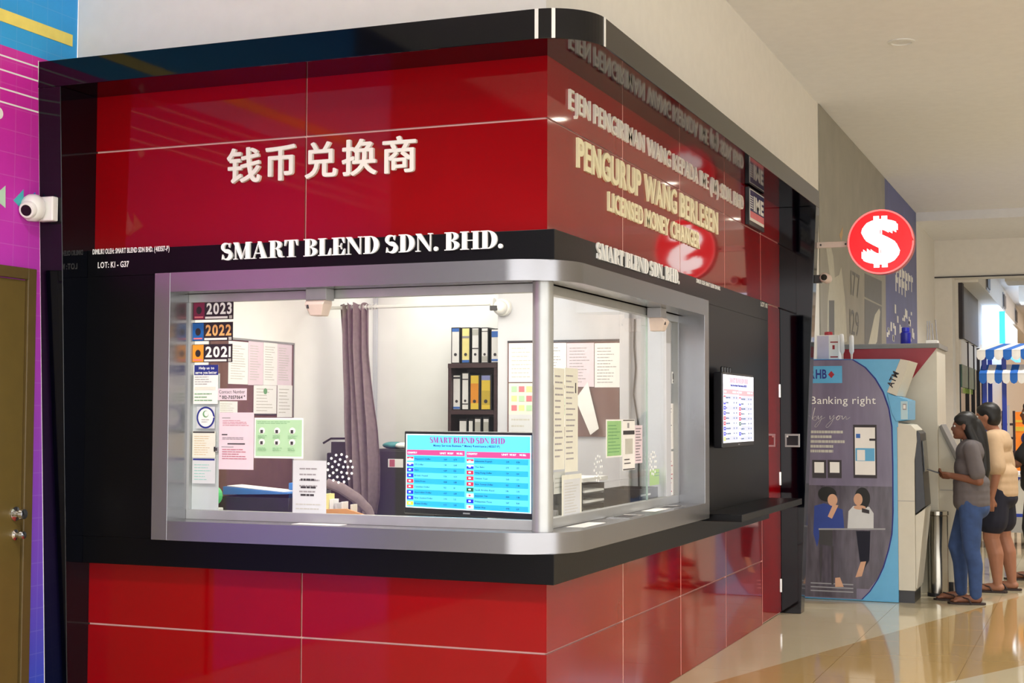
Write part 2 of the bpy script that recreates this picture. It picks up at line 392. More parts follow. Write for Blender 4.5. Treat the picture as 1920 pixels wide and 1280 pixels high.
FAT = {
    'S': _S(),
    'M': [_r(.1, 0, .15, 1), _r(0, 0, .26, .05), [(.0, 1), (.3, 1), (.62, .1), (.52, 0), (.47, 0)], [(.52, .0), (.56, .0), (.92, 1), (.86, 1)], _r(.8, 0, 1.08, 1), _r(.72, 0, 1.16, .05), _r(0, .95, .2, 1), _r(.86, .95, 1.16, 1)],
    'A': [[(.1, 0), (.15, 0), (.48, .93), (.44, 1)], [(.4, 1), (.58, 1), (.98, 0), (.66, 0)], _r(.24, .28, .68, .34), _r(0, 0, .26, .05), _r(.54, 0, 1.06, .05)],
    'R': [_r(.1, 0, .38, 1), _r(0, 0, .48, .05), _r(0, .95, .4, 1), _ring(.42, .75, .42, .25, .16, .2, -90, 90), _r(.36, .95, .44, 1), _r(.36, .5, .44, .55), [(.48, .53), (.66, .5), (.8, .36), (.84, .12), (.92, .05), (1.0, .08), (1.0, .02), (.86, 0), (.66, .04), (.58, .2), (.56, .4)]],
    'T': [_r(.3, 0, .58, 1), _r(.18, 0, .7, .05), _r(.02, .95, .86, 1), [(.02, .96), (.02, .66), (.07, .66), (.18, .96)], [(.86, .96), (.86, .66), (.81, .66), (.7, .96)]],
    'B': [_r(.1, 0, .38, 1), _r(0, 0, .4, .05), _r(0, .95, .4, 1), _ring(.42, .765, .38, .235, .13, .185, -90, 90), _ring(.42, .265, .44, .265, .16, .215, -90, 90), _r(.36, .95, .44, 1), _r(.36, 0, .44, .05), _r(.36, .5, .44, .55)],
    'L': [_r(.1, 0, .38, 1), _r(0, 0, .8, .05), _r(0, .95, .5, 1), [(.8, .04), (.8, .42), (.75, .42), (.6, .04)]],
    'E': [_r(.1, 0, .38, 1), _r(0, 0, .8, .05), _r(0, .95, .78, 1), _r(.36, .48, .58, .53), [(.8, .04), (.82, .36), (.77, .36), (.6, .04)], [(.78, .96), (.78, .68), (.73, .68), (.6, .96)], [(.58, .5), (.62, .68), (.58, .68), (.52, .52), (.58, .33), (.62, .33)]],
    'N': [_r(.12, 0, .17, 1), _r(0, 0, .28, .05), [(0, 1), (.32, 1), (.9, .12), (.9, 0), (.82, 0)], _r(.86, .0, .91, 1), _r(.74, .95, 1.02, 1)],
    'D': [_r(.1, 0, .38, 1), _r(0, 0, .46, .05), _r(0, .95, .46, 1), _ring(.42, .5, .52, .5, .22, .45, -90, 90), _r(.36, .95, .44, 1), _r(.36, 0, .44, .05)],
    'H': [_r(.1, 0, .38, 1), _r(.74, 0, 1.02, 1), _r(.36, .48, .76, .53), _r(0, 0, .48, .05), _r(0, .95, .48, 1), _r(.64, 0, 1.12, .05), _r(.64, .95, 1.12, 1)],
    '.': [[(.13 + .13 * math.cos(math.radians(30 * i)), .12 + .13 * math.sin(math.radians(30 * i))) for i in range(12)]],
}
_fc = {}
def fat(ch):
    if ch not in _fc:
        vs_, fs, bd = [], [], []
        for z_, p in enumerate(FAT[ch]):
            n = len(p); A = sum(p[i][0] * p[(i + 1) % n][1] - p[(i + 1) % n][0] * p[i][1] for i in range(n))
            if A < 0: p = p[::-1]
            k = len(vs_); vs_ += [(q[0], q[1], z_ * .0002) for q in p]; fs.append(tuple(range(k, k + n))); bd += [(k + i, k + (i + 1) % n) for i in range(n)]
        _fc[ch] = (vs_, fs, bd)
    return _fc[ch]
def print_rows(u0, u1, v0, v1, rows, h, d=.0015, seed=0, fill=(.55, 1), indent=0):
    """illegible small print: rows of short bars"""
    rnd = random.Random(seed); mb = MB()
    for i in range(rows):
        v = v1 - (v1 - v0) * (i + .5) / rows; w = (u1 - u0) * rnd.uniform(*fill); u = u0 + indent * ((u1 - u0) - w)
        e = u + w
        while u < e - .003:
            k = min(rnd.uniform(.012, .035), e - u); mb.box(u, v - h / 2, d - .0008, u + k - .003, v + h / 2, d); u += k
    return mb
def sheet(u0, u1, v0, v1, d=.0008): return MB().box(u0, v0, 0, u1, v1, d)

# ================================================================== THE SETTING
XW = -2.577                                   # face of the printed side wall
fl = add('floor', MB().box(-9, -14, -.12, 14, 46, -.006), 'floor', kind='structure', label='beige polished stone floor of the mall concourse')
ts = .745; proto = None
for i in range(9):
    for j in range(28):
        if proto is None:
            proto = add('tile', MB().box(0, 0, -.02, ts - .003, ts - .003, 0), 'floor', fl)
            first = proto
            proto.location = (ts / 2, 1.05 + ts / 2, -.02); W[proto.name] = proto.matrix_basis.copy()
        else:
            dup(proto, fl, (i * ts + ts / 2, 1.05 + j * ts + ts / 2, -.02))
add('ceiling', MB().box(-9, -14, CEIL, 14, 14.5, CEIL + .2).box(0, 14.5, 4.16, 14, 16.9, CEIL + .2).box(0, 17.4, 4.0, 14, 46, 4.2), 'ceil', kind='structure', label='plain pale plaster ceiling over the concourse')
add('wall_upper', MB().box(XW, .012, 3.236, -.012, 5.3, CEIL), 'wallc', kind='structure', label='white plaster wall above the red booth')
add('wall_right', MB().box(-2.577, 5.3, 0, -.012, 14.5, CEIL).box(-2, 14.5, 0, 0, 16.9, CEIL).box(-2, 16.9, 0, .255, 17.4, 3.6).box(-2, 16.9, 3.6, 14, 17.4, CEIL).box(-2, 17.4, 0, .3, 46, 4.0).box(-2, 46, 0, 14, 46.3, 4.0), 'wallc', kind='structure', label='cream wall running back along the concourse beside the booth')
add('wall_unseen_opposite', MB().box(8, -1.5, 0, 8.2, 46, CEIL), mat('pale_taupe_paint', (226, 222, 216), .6, vary=.1, scale=1), kind='structure', label='unseen pale wall added on the far side of the concourse to cut light')  # out-of-view wall, put in to hold back light from the open side
# left side wall with printed graphics
M['graphic'] = ramp_z_mat('printed_side_wall', [(0, (24, 84, 210)), (.5, (26, 44, 196)), (.95, (58, 10, 172)), (1.5, (104, 8, 156)), (2.2, (166, 14, 180)), (3.0, (218, 34, 188)), (3.3, (224, 40, 172))], .4, grid=.11)
M['graphicblue'] = ramp_z_mat('printed_blue_wall', [(3.2, (44, 184, 255)), (4.3, (20, 136, 232))], .4, grid=.11)
wl = add('wall_left', MB().box(XW - .15, -12, 0, XW, -3.6, CEIL), mat('dark_slate_print', (52, 54, 66), .5, vary=.2, scale=2), kind='structure', label='side wall at the left with printed purple and blue graphics')
add('purple_print_panel', MB().box(XW - .15, -3.6, 0, XW, .0, 3.258), 'graphic', wl, label='purple to blue printed panel')
add('blue_print_panel', MB().box(XW - .15, -3.6, 3.258, XW - .004, .012, CEIL), 'graphicblue', wl, label='sky blue printed panel')
add('yellow_stripe', MB().box(XW - .01, -3.6, 3.372, XW + .0005, -.03, 3.432), mat('yellow_print', (250, 228, 112), .5), wl)
for z in (3.208, 3.139, 3.05, 2.985):
    add('white_stripe', MB().box(XW - .01, -3.6, z - .004, XW + .001, -.001, z + .004), 'white_letter', wl)
fr_ = face_R(XW)
def tri(px0, px1, py0, py1, m):
    a = PX(px1, py0, XW); b = PX(px1, py1, XW); c = PX(px0, (py0 + py1) / 2, XW)
    add('arrow_mark', MB().prism([(a.y, a.z), (b.y, b.z), (c.y, c.z)], 0, .0012), m, wl, Mx=fr_)
tri(25, 44, 355, 396, mat('teal_print', (70, 178, 182), .5)); tri(47, 66, 360, 394, mat('azure_print', (36, 140, 200), .5)); tri(-14, 10, 348, 390, mat('pale_green_print', (180, 214, 190), .5))
p = PX(-2, 212, XW); add('round_mark', MB().lathe([(.028, 0), (.028, .0012)], (p.y, p.z, 0)), 'white_letter', wl, Mx=fr_)
add('white_edge_strip', MB().prism([(-.2885, 3.24), (-.2855, 3.24), (-.147, 0), (-.150, 0)], 0, .002), 'white_letter', wl, Mx=fr_)
# door in the side wall
dr = thing('door_1', (XW, -.8, 0), 'olive brown flush door in the purple printed wall', kind='structure')
add('door_frame', MB().box(XW - .02, -.352, 0, XW + .022, -.292, 2.205).box(XW - .02, -1.3, 0, XW + .022, -1.24, 2.205).box(XW - .02, -1.24, 2.15, XW + .022, -.352, 2.205), 'doorframe', dr, bevel=.004)
add('door_leaf', MB().box(XW - .02, -1.236, .008, XW + .008, -.356, 2.146), 'door', dr, bevel=.003)
for z, nm in ((1.02, 'door_knob'), (.92, 'lock_cylinder')):
    k = .034 if nm == 'door_knob' else .026
    add(nm, MB().lathe([(k, 0), (k, .006), (k * .5, .012), (k * .45, .03), (k * .8, .04), (k * .7, .056), (.004, .06)], (0, 0, 0), ax='x').mesh('m', Matrix.Translation((XW + .008, -.4, z))), 'chrome', dr, smooth='auto')
# far structure
# printed hoarding on the right wall
hd = thing('printed_hoarding', (0, 10.7, 0), 'grey and blue printed hoarding graphic high on the side wall beyond the booth', 'hoarding')
fR = face_R(-.012)
add('grey_sheet', MB().box(6.95, 1.0, 0, 11.3, 4.275, .012), mat('grey_vinyl', (150, 147, 136), .45, vary=.1, scale=3), hd, Mx=fR)
add('blue_sheet', MB().box(11.3, 1.0, 0, 14.5, 4.275, .012), mat('slate_blue_vinyl', (84, 92, 150), .45, vary=.12, scale=3), hd, Mx=fR)
def on_h(px, py): q = PX(px, py, 0.0); return (q.y, q.z)
def hp(pts, m, nm, d=.0015): add(nm, MB().prism([on_h(*q) for q in pts], .012, .012 + d), m, hd, Mx=fR)
pale = mat('pale_vinyl', (190, 188, 174), .5); dk = mat('dark_vinyl', (104, 106, 108), .5)
hp([(1552, 560), (1556, 520), (1549, 465), (1558, 463), (1562, 480), (1565, 520), (1573, 515), (1577, 500), (1584, 560), (1588, 640), (1550, 650)], pale, 'pale_shape')
hp([(1554, 563), (1564, 563), (1564, 640), (1554, 640)], dk, 'dark_figure', .0022); hp([(1565, 566), (1571, 566), (1570, 640), (1565, 640)], pale, 'pale_figure', .0026)
hp([(1621, 512), (1653, 527), (1653, 572), (1621, 556)], dk, 'dark_picture'); hp([(1621, 560), (1653, 575), (1653, 650), (1621, 650)], dk, 'dark_picture')
hp([(1628, 645), (1640, 590), (1648, 578), (1650, 584), (1644, 640), (1638, 650)], pale, 'pale_shape', .003)
hp([(1574, 440), (1577, 432), (1580, 425), (1580, 440), (1577, 452)], mat('amber_vinyl', (196, 160, 110), .5), 'amber_mark')
for (q0, q1, h) in (((1680, 511), (1712, 530), .22), ((1679, 530), (1700, 541), .2)):
    (u0, v0), (u1, v1) = on_h(*q0), on_h(*q1); mb = MB(); u = u0; rr = random.Random(int(u0 * 10))
    while u < u1:
        w_ = rr.uniform(.16, .3); mb.box(u, v0 - h / 2, .012, u + w_ * .3, v0 + h / 2, .014).box(u + w_ * .3, v0 + h * .3 - h * .4 * rr.random(), .012, u + w_, v0 + h * .42, .0138); u += w_ + .08
    add('print_line', mb, 'white_letter', hd, Mx=fR)
for (a, b, t) in ((1595, 552, '177'), (1593, 625, '129')):
    u, v = on_h(a, b); mb = MB(); text_line(mb, t, u, v, .26, .0145, w=.6); add('print_line', mb, dk, hd, Mx=fR)
rnd = random.Random(3); mb = MB()
for i in range(26):
    px, py = rnd.uniform(1662, 1714), rnd.uniform(585, 640); u, v = on_h(px, py); mb.box(u, v, .012, u + .12, v + rnd.uniform(.03, .12), .014)
add('sparkle_print', mb, 'white_letter', hd, Mx=fR, kind='stuff')
# recessed ceiling lights over the concourse
lamp0 = None
_q = PZ(1690, 78, CEIL); spots = [(_q.x, _q.y), (2.4, 6.75), (2.45, 10.8), (2.45, 14.2), (2.4, 2.7), (5.4, 6.75), (5.4, 2.7), (5.4, 10.8), (5.4, 14.2), (4.1, -2.2), (6.6, -2.2), (1.2, -2.2), (-.9, -2.2), (-.9, -5.5), (1.2, -5.5)]
for i, (x, y) in enumerate(spots):
    t = thing('ceiling_downlight', (x, y, CEIL), None, 'light', 'recessed ceiling downlights of the concourse')
    t['label'] = 'round recessed downlight in the pale ceiling right of the booth' if i == 0 else 'round recessed downlight in the concourse ceiling outside the view'
    add('trim_ring', MB().rings([[Vector((x + r * math.cos(a), y + r * math.sin(a), CEIL - h)) for a in (k * math.pi / 12 for k in range(24))] for r, h in ((.1, 0), (.1, .008), (.075, .012), (.07, .0))], caps=False), 'plasticw', t)
    add('lamp_disc', MB().lathe([(.07, CEIL - .004), (.07, CEIL - .001)], (x, y, 0)), 'lamp' if i else 'plasticw', t)
    if i == 0: continue
    l = spot_light('downlight_beam', (x, y, CEIL - .03), 320, 130, .7, (1, .955, .9)); W[l.name] = l.matrix_basis.copy()
    l.parent = t; l.matrix_parent_inverse = W[t.name].inverted()

# ================================================================== THE BOOTH
XL = -2.44; YE = 5.14                         # inner face of the left fin, of the right fin
Q, ZS, ZT = .285, 3.104, 3.236                # canopy projection, soffit, top
B0, B1, BQ = .762, 2.317, .054                # black middle band
F0, F1, FQ = .895, 2.183, .12                 # steel window frame
OL, OR, OB, OT = -1.90, 2.34, .987, 2.09      # window opening
G = .055                                      # glass set-back
booth = thing('money_changer_booth', (-1.2, 2.6, 0), 'red and black corner booth of a money changer with a lit wraparound window', 'booth')
# backing walls that show pale in the panel joints
add('backing_wall', MB().box(XL, .012, 0, -.012, .05, B0 + .1).box(XL, .012, OT, -.012, .05, ZT).box(XL, .012, B0, OL - .02, .05, OT)
    .box(-.05, .05, 0, -.012, 5.14, B0 + .1).box(-.05, .05, OT, -.012, 5.14, ZT).box(-.05, OR + .02, B0, -.012, 5.14, OT), 'joint', booth)
gp = .0045
def red_front(x0, x1, z0, z1): add('red_panel', MB().box(x0, 0, z0, x1, .012, z1), 'red', booth)
def red_right(y0, y1, z0, z1): add('red_panel', MB().box(-.012, y0, z0, 0, y1, z1), 'red', booth)
xs = [XL, -1.227, 0]; ys = [0.012, 1.12, 2.235, 3.35, 4.46, YE]
for a, b in zip(xs[:-1], xs[1:]):
    a2 = a + (gp if a > XL else 0); b2 = b - (gp if b < 0 else 0)
    for z0, z1 in ((.0, .455), (.455, B0 + .05), (B1 - .08, 2.822), (2.822, ZS)):
        red_front(a2, b2, z0 + (gp if z0 in (.455, 2.822) else .001), z1 - (gp if z1 in (.455, 2.822) else 0))
g2 = .006
for k, (a, b) in enumerate(zip(ys[:-1], ys[1:])):
    a2 = a + (g2 if k else 0); b2 = b - (g2 if b < YE else 0)
    for z0, z1 in (((.0, .455), (.455, B0 + .05), (B1 - .08, 2.822), (2.822, ZS)) if k < 4 else ((2.33, 2.822), (2.822, ZS))):
        red_right(a2, b2, z0 + (gp if z0 in (.455, 2.822) else .001), z1 - (gp if z1 in (.455, 2.822) else 0))
for y_ in ys[1:5]:
    for z0, z1 in ((.001, B0), (B1 - .05, ZS - .001)): add('joint_line', MB().box(-.012, y_ - .0055, z0, -.0012, y_ + .0055, z1), 'joint', booth)
sd = add('side_door', MB().box(-.012, 4.47, .012, .0, YE - .01, 2.322), 'red', booth, label='plain red door leaf at the end of the booth side', bevel=.002)
for z in (1.69, 1.02, .21):
    add('hinge', MB().box(-.002, YE - .03, z - .05, .003, YE - .012, z + .05).lathe([(.005, z - .05), (.005, z + .05)], (.005, YE - .016, 0), 10), 'chrome', sd)
# black middle band, in four pieces around the window
bd = thing('black_band', (-1.2, 0, B0), parent=booth)
add('lower_board', MB().prism([(XL, -BQ), (BQ, -BQ), (BQ, 4.45), (-.0, 4.45), (0, 0), (XL, 0)], B0, F0 - .0005), 'band', bd, bevel=.002)
add('upper_board', MB().prism([(XL, -BQ), (BQ, -BQ), (BQ, 4.45), (-.0, 4.45), (0, 0), (XL, 0)], F1 + .0005, B1), 'band', bd, bevel=.002)
add('left_board', MB().box(XL, -BQ + .0008, F0, -1.97, .0, F1), 'band', bd)
add('side_board', MB().box(0, 2.42, F0, BQ - .0008, 4.4495, F1), 'band', bd)
# canopy with a rounded corner and two tapering fins
def outline(q, r, x0, y1, n=14):
    c = (q - r, -q + r); pts = [(x0, -q)]
    pts += [(c[0] + r * math.sin(a), c[1] - r * math.cos(a)) for a in (math.pi / 2 * i / n for i in range(n + 1))]
    return pts + [(q, y1)]
YF = 5.28
add('canopy', MB().prism(outline(Q, .25, XW, YF, 18) + [(-.012, YF), (-.012, .012), (XW, .012)], ZS, ZT), 'black', booth, label='black canopy board with a rounded corner', bevel=.003)
for (px, nm) in ((1006, 'f'), (1035, 'f'), (1133, 'r')):  # glints on the canopy seams, put in as plain white strips
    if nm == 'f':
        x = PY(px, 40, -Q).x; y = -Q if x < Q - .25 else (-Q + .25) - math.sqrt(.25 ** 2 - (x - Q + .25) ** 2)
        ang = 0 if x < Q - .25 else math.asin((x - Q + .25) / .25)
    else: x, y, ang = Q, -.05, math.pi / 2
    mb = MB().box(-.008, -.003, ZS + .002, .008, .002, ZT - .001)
    add('joint_glint_strip', mb.mesh('strip', Matrix.Translation((x, y, 0)) @ Matrix.Rotation(ang, 4, 'Z')), 'white_letter', booth)
add('fin', MB().prism([(.02, 0), (-.147, 0), (-Q, ZS), (.02, ZS)], XW + .001, XL, 'x'), 'black', booth, label='black fin tapering towards the floor', bevel=.003)
add('fin', MB().prism([(-.02, 0), (.147, 0), (Q, ZS), (-.02, ZS)], YE, YF, 'y'), 'black', booth, label='black fin tapering towards the floor', bevel=.003)
# steel window frame
def sweep(prof, q0r, x0, y1):
    """profile [(q, z)] swept round the corner; radius shrinks with q"""
    ring = []
    for q, z in prof:
        r = max(.03, .28 - (FQ - q)); ring.append([Vector((x, y, z)) for x, y in outline(q, r, x0, y1, 16)])
    n = len(ring[0]); rs = [[ring[k][i] for k in range(len(ring))] for i in range(n)]
    return MB().rings(rs)
frm = thing('window_frame', (-1, 0, F0), parent=booth)
add('head_rail', sweep([(FQ, OT), (FQ, F1), (BQ - .01, F1), (-.09, OT + .05), (-.09, OT)][::-1], .28, OL, OR), 'steel', frm, label='brushed steel head of the window', smooth='auto')
add('sill', sweep([(FQ, F0), (FQ, OB), (-.09, OB), (-.09, OB - .05), (BQ - .01, F0)][::-1], .28, OL, OR), 'steel', frm, label='brushed steel sill', smooth='auto')
add('side_post', MB().box(-1.99, -FQ, F0, OL, .06, F1), 'steel', frm, bevel=.002)
add('side_post', MB().box(-.06, OR, F0, FQ, 2.44, F1), 'steel', frm, bevel=.002)
add('corner_post', MB().lathe([(.047, OB - .001), (.047, OT + .001)], (-.03, .03, 0), 28), 'alu', frm, label='round satin post at the corner of the window', smooth='auto')
for nm, z0, z1 in (('glazing_track', OB, OB + .046), ('glazing_track', OT - .042, OT)):
    add(nm, MB().box(OL, G - .018, z0, -.04, G + .022, z1), 'alu', frm, bevel=.002)
    add(nm, MB().box(-G - .022, .06, z0, -G + .018, OR, z1), 'alu', frm, bevel=.002)
add('glazing_track', MB().box(OL, G - .016, OB + .046, OL + .014, G + .02, OT - .042), 'alu', frm)
add('glazing_track', MB().box(-G - .02, OR - .014, OB + .046, -G + .016, OR, OT - .042), 'alu', frm)
gw = thing('window_glass', (-1, G, OB), parent=booth)
add('front_pane', MB().box(OL + .01, G, OB + .04, -.045, G + .008, OT - .03), 'glass', gw)
yj = PX(1214, 760, -G).y
add('side_pane', MB().box(-G - .008, .075, OB + .04, -G, yj, OT - .03), 'glass', gw)
add('side_pane', MB().box(-G - .022, yj - .05, OB + .04, -G - .014, OR - .01, OT - .03), 'glass', gw)
add('pane_edge', MB().box(-G - .009, yj - .003, OB + .046, -G + .001, yj + .003, OT - .042), 'glassedge', gw)
def holes(Mx, cu, cv, rings_, r, nm='speak_holes', su=1):
    mb = MB()
    for R, n in rings_:
        for k in range(n):
            a = 2 * math.pi * (k + .25) / n; mb.lathe([(r, .001), (r, .003)], (cu + su * R * math.cos(a), cv + R * math.sin(a), 0), 8)
    add(nm, mb, 'dot', gw, Mx=Mx, label='ring pattern of pale speaking holes', kind='stuff')
c = PY(638, 878, G); holes(face_F(G), c.x, c.z, ((.066, 14), (.042, 9), (.019, 4)), .0066)
c = PX(1121, 878, -G); holes(face_R(-G), c.y, c.z, ((.062, 12), (.036, 7)), .006)
c = PX(1224, 868, -G); holes(face_R(-G), c.y, c.z, ((.062, 12), (.036, 7)), .008)
# ledge board and small plates
lg = add('ledge_shelf', MB().box(BQ, 2.5, .872, .30, 4.4, .914), 'band', booth, label='black ledge shelf below the wall screen', bevel=.003)
# lettering
cn = thing('chinese_lettering', (-1.15, 0, 2.6), parent=booth, label='silver Chinese characters on the red fascia')
for ch, u0, u1 in zip('钱币兑换商', (-1.657, -1.441, -1.224, -1.026, -.813), (-1.467, -1.275, -1.051, -.842, -.639)):
    g = glyph(ch, 0, .026); b = bbox(g); mb = MB(); sx = (u1 - u0) / (b[1] - b[0]); sy = .173 / (b[3] - b[2])
    glyph_into(mb, g, sx, sy, u0 - b[0] * sx, 2.616 - b[2] * sy, 0, .015); add('character', mb, 'silver', cn, Mx=face_F(0))
def row(nm, lab, body, u0, u1, v0, v1, Mx, m, d=.02, **k):
    t = thing(nm, Mx @ Vector(((u0 + u1) / 2, v0, 0)), parent=booth, label=lab); letter_row(t, body, u0, u1, v0, v1, Mx, m, 0, d, **k)
row('name_lettering', 'white serif letters SMART BLEND SDN. BHD. above the front window', 'SMART BLEND SDN. BHD.', -1.651, -.187, 2.24, 2.322, face_F(-BQ), 'white_letter', .012, getter=fat, gap=.06, space=.32)
row('name_lettering', 'white serif letters SMART BLEND SDN. BHD. above the side window', 'SMART BLEND SDN. BHD.', .518, 2.0, 2.244, 2.322, face_R(BQ), 'white_letter', .008, getter=fat, gap=.06, space=.32)
row('service_lettering', 'grey raised letters EJEN PENGIRIMAN WANG KEPADA IME (M) SDN. BHD', 'EJEN PENGIRIMAN WANG KEPADA IME (M) SDN. BHD', .275, 3.87, 2.916, 3.01, face_R(0), 'silver', .012, bold=.006, gap=.12, space=.3)
row('service_lettering', 'cream raised letters PENGURUP WANG BERLESEN', 'PENGURUP WANG BERLESEN', .385, 3.13, 2.662, 2.803, face_R(0), 'cream_letter', .012, bold=.022, gap=.12, space=.3)
row('service_lettering', 'cream raised letters LICENSED MONEY CHANGER', 'LICENSED MONEY CHANGER', .855, 2.66, 2.518, 2.615, face_R(0), 'cream_letter', .012, bold=.022, gap=.12, space=.3)
sm = thing('small_lettering', (-2.2, -BQ, 2.2), parent=booth)
for t_, u0, w_, v0, h_ in (('DIMILIKI OLEH: SMART BLEND SDN BHD. (483517-P)', -2.41, .457, 2.298, .026), ('LOT: K1 - G37', -2.377, .187, 2.228, .03)):
    mb = MB(); text_line(mb, t_, u0, v0, h_, .0015, w=w_, bold=.02); add('print_line', mb, 'white_letter', sm, Mx=face_F(-BQ))
for t_, u0, w_, v0, h_ in (('DIMILIKI OLEH: SMART BLEND SDN BHD.', 2.4, .6, 2.29, .024), ('LOT: K1', 4.2, .22, 2.276, .032)):
    mb = MB(); text_line(mb, t_, u0, v0, h_, .0015, w=w_, bold=.02); add('print_line', mb, 'white_letter', sm, Mx=face_R(BQ))
# interior of the booth
add('wall_interior_left', MB().box(XL, .052, 0, -2.39, 3.0, 2.6), 'inner', kind='structure', label='white side wall inside the booth')
add('wall_interior_back', MB().box(XL, 3.0, 0, -.052, 3.05, 2.6), 'inner', kind='structure', label='white back wall inside the booth')
add('wall_interior_right', MB().box(-.09, OR + .1, 0, -.052, 3.0, 2.6), 'inner', kind='structure', label='white wall beyond the side window inside the booth')
add('wall_partition', MB().box(-1.118, 2.15, 0, -.06, 2.25, 2.55), 'innercool', kind='structure', label='pale grey partition wall inside the booth', bevel=.003)
add('ceiling_interior', MB().box(XL, .052, 2.5, -.052, 3.0, 2.55), 'inner', kind='structure', label='white ceiling inside the booth')
add('floor_interior', MB().box(XL, .052, .0, -.052, 3.0, .04), 'darkgrey', kind='structure', label='dark floor inside the booth')
add('trim_3', MB().box(-2.389, 2.975, 0.04, -2.365, 2.999, 2.5), 'papergrey', kind='structure', label='grey corner trunking inside the booth')
add('ceiling_light_tube', MB().box(-1.8, .6, 2.478, -.25, 1.7, 2.499), emi('booth_light_panel', (255, 246, 226), 4), label='flat white light panel on the ceiling inside the booth', cat='light')
ctr = thing('service_counter', (-1, .4, .04), 'pale laminate worktop running round inside the booth windows', 'counter')
add('worktop', MB().prism([(-2.388, .08), (-.08, .08), (-.08, 2.147), (-.62, 2.147), (-.62, .62), (-2.388, .62)], .93, .985), 'counter', ctr, bevel=.003)
add('front_board', MB().box(-2.388, .58, .04, -.62, .61, .93).box(-.65, .61, .04, -.62, 2.147, .93), 'counter', ctr)

# ================================================================== NOTICES ON THE GLASS AND WALLS
def rF(px0, py0, px1, py1, y):
    a = PY(px0, (py0 + py1) / 2, y).x; b = PY(px1, (py0 + py1) / 2, y).x; cx = (px0 + px1) / 2
    return a, b, PY(cx, py1, y).z, PY(cx, py0, y).z
def rX(px0, py0, px1, py1, x):
    a = PX(px0, (py0 + py1) / 2, x).y; b = PX(px1, (py0 + py1) / 2, x).y; cx = (px0 + px1) / 2
    return a, b, PX(cx, py1, x).z, PX(cx, py0, x).z
def notice(name, label, cat, R, Mx, m, prints=(), group=None):
    """a sheet with printed children; prints = [(kind, rect in 0..1, material, extra)]"""
    u0, u1, v0, v1 = R; t = thing(name, Mx @ Vector(((u0 + u1) / 2, v0, 0)), label, cat, group)
    add('sheet', sheet(u0, u1, v0, v1), m, t, Mx=Mx)
    for i, p in enumerate(prints):
        k, (a, b, c, d), pm = p[:3]; U0, U1, V0, V1 = u0 + (u1 - u0) * a, u0 + (u1 - u0) * b, v0 + (v1 - v0) * c, v0 + (v1 - v0) * d
        dd = .0012 + .0003 * i
        if k == 'rect': add('print_block', MB().box(U0, V0, .0004, U1, V1, dd), pm, t, Mx=Mx)
        elif k == 'rows': add('print_rows', print_rows(U0, U1, V0, V1, p[3], (V1 - V0) / p[3] * .27, dd, i + len(label)), pm, t, Mx=Mx)
        elif k == 'text': mb = MB(); text_line(mb, p[3], U0, V0, V1 - V0, dd, w=U1 - U0, bold=p[4] if len(p) > 4 else .015); add('print_text', mb, pm, t, Mx=Mx)
        elif k == 'ring':
            cx, cy, rx, ry = (U0 + U1) / 2, (V0 + V1) / 2, (U1 - U0) / 2, (V1 - V0) / 2
            mb = MB(); o = _ring(cx, cy, rx, ry, rx * .82, ry * .84, 0, 360, 36); mb.prism(o[:-1], .0004, dd); add('print_ring', mb, pm, t, Mx=Mx)
        elif k == 'oval':
            cx, cy, rx, ry = (U0 + U1) / 2, (V0 + V1) / 2, (U1 - U0) / 2, (V1 - V0) / 2
            add('print_oval', MB().prism([(cx + rx * math.cos(a_ * .2618), cy + ry * math.sin(a_ * .2618)) for a_ in range(24)], .0004, dd), pm, t, Mx=Mx)
    return t
GF = face_F(G - .0005); GR = face_R(-G + .0005)
y_ = G
for yr, box_, bgm, panel, txt in (('2023', (362, 563, 438, 599), 'darkprint', 'maroon', 'white_letter'), ('2022', (360, 604, 437, 639), 'darkprint', 'cobalt', mat('peach_print', (240, 178, 110), .5)), ('2021', (360, 645, 436, 679), 'darkprint', 'orange', 'white_letter')):
    notice('year_sticker', 'dark year sticker with a %s side panel, %s of three on the front glass' % (dict(maroon='maroon', cobalt='bright blue', orange='orange')[panel], dict(maroon='topmost', cobalt='middle', orange='lowest')[panel]), 'sticker', rF(*box_, y_), GF, bgm,
           [('rect', (.02, .29, .03, .97), panel), ('text', (.34, .96, .3, .88), txt, yr, .03), ('rect', (.31, .86, .05, .16), 'paper'), ('rect', (.9, .97, .04, .2), 'ltgrey'), ('oval', (.09, .22, .3, .7), 'darkprint'), ('rect', (.05, .26, .1, .18), 'pinkp')],
           'year stickers stacked on the front glass')
notice('film_strip', 'pale grey paper strip behind the notices at the edge of the front glass', 'notice', rF(358, 700, 411, 955, y_ + .012), face_F(G + .012), 'papergrey')
notice('help_notice', 'white notice with navy header Help us to serve you better', 'notice', rF(363, 684, 409, 757, y_), GF, 'paper',
       [('rect', (.03, 1, .74, 1), 'inkblue'), ('text', (.22, .84, .89, .96), 'white_letter', 'Help us to', .02), ('text', (.08, .95, .77, .85), 'white_letter', 'serve you better', .02), ('rows', (.06, .9, .48, .72), 'inkgrey', 4), ('rect', (.06, .9, .36, .44), 'papercream'), ('rows', (.06, .8, .05, .3), 'inkgreen', 3)])
notice('oval_badge', 'oval white badge with a navy ring on the front glass', 'badge', rF(369, 762, 403, 803, y_), GF, 'papergrey',
       [('oval', (0.02, .98, .02, .98), 'paper'), ('ring', (0, 1, 0, 1), 'inkblue'), ('oval', (.34, .66, .5, .82), 'inkgreen'), ('oval', (.42, .66, .55, .8), 'paper'), ('rows', (.28, .72, .25, .45), 'inkgrey', 2)])
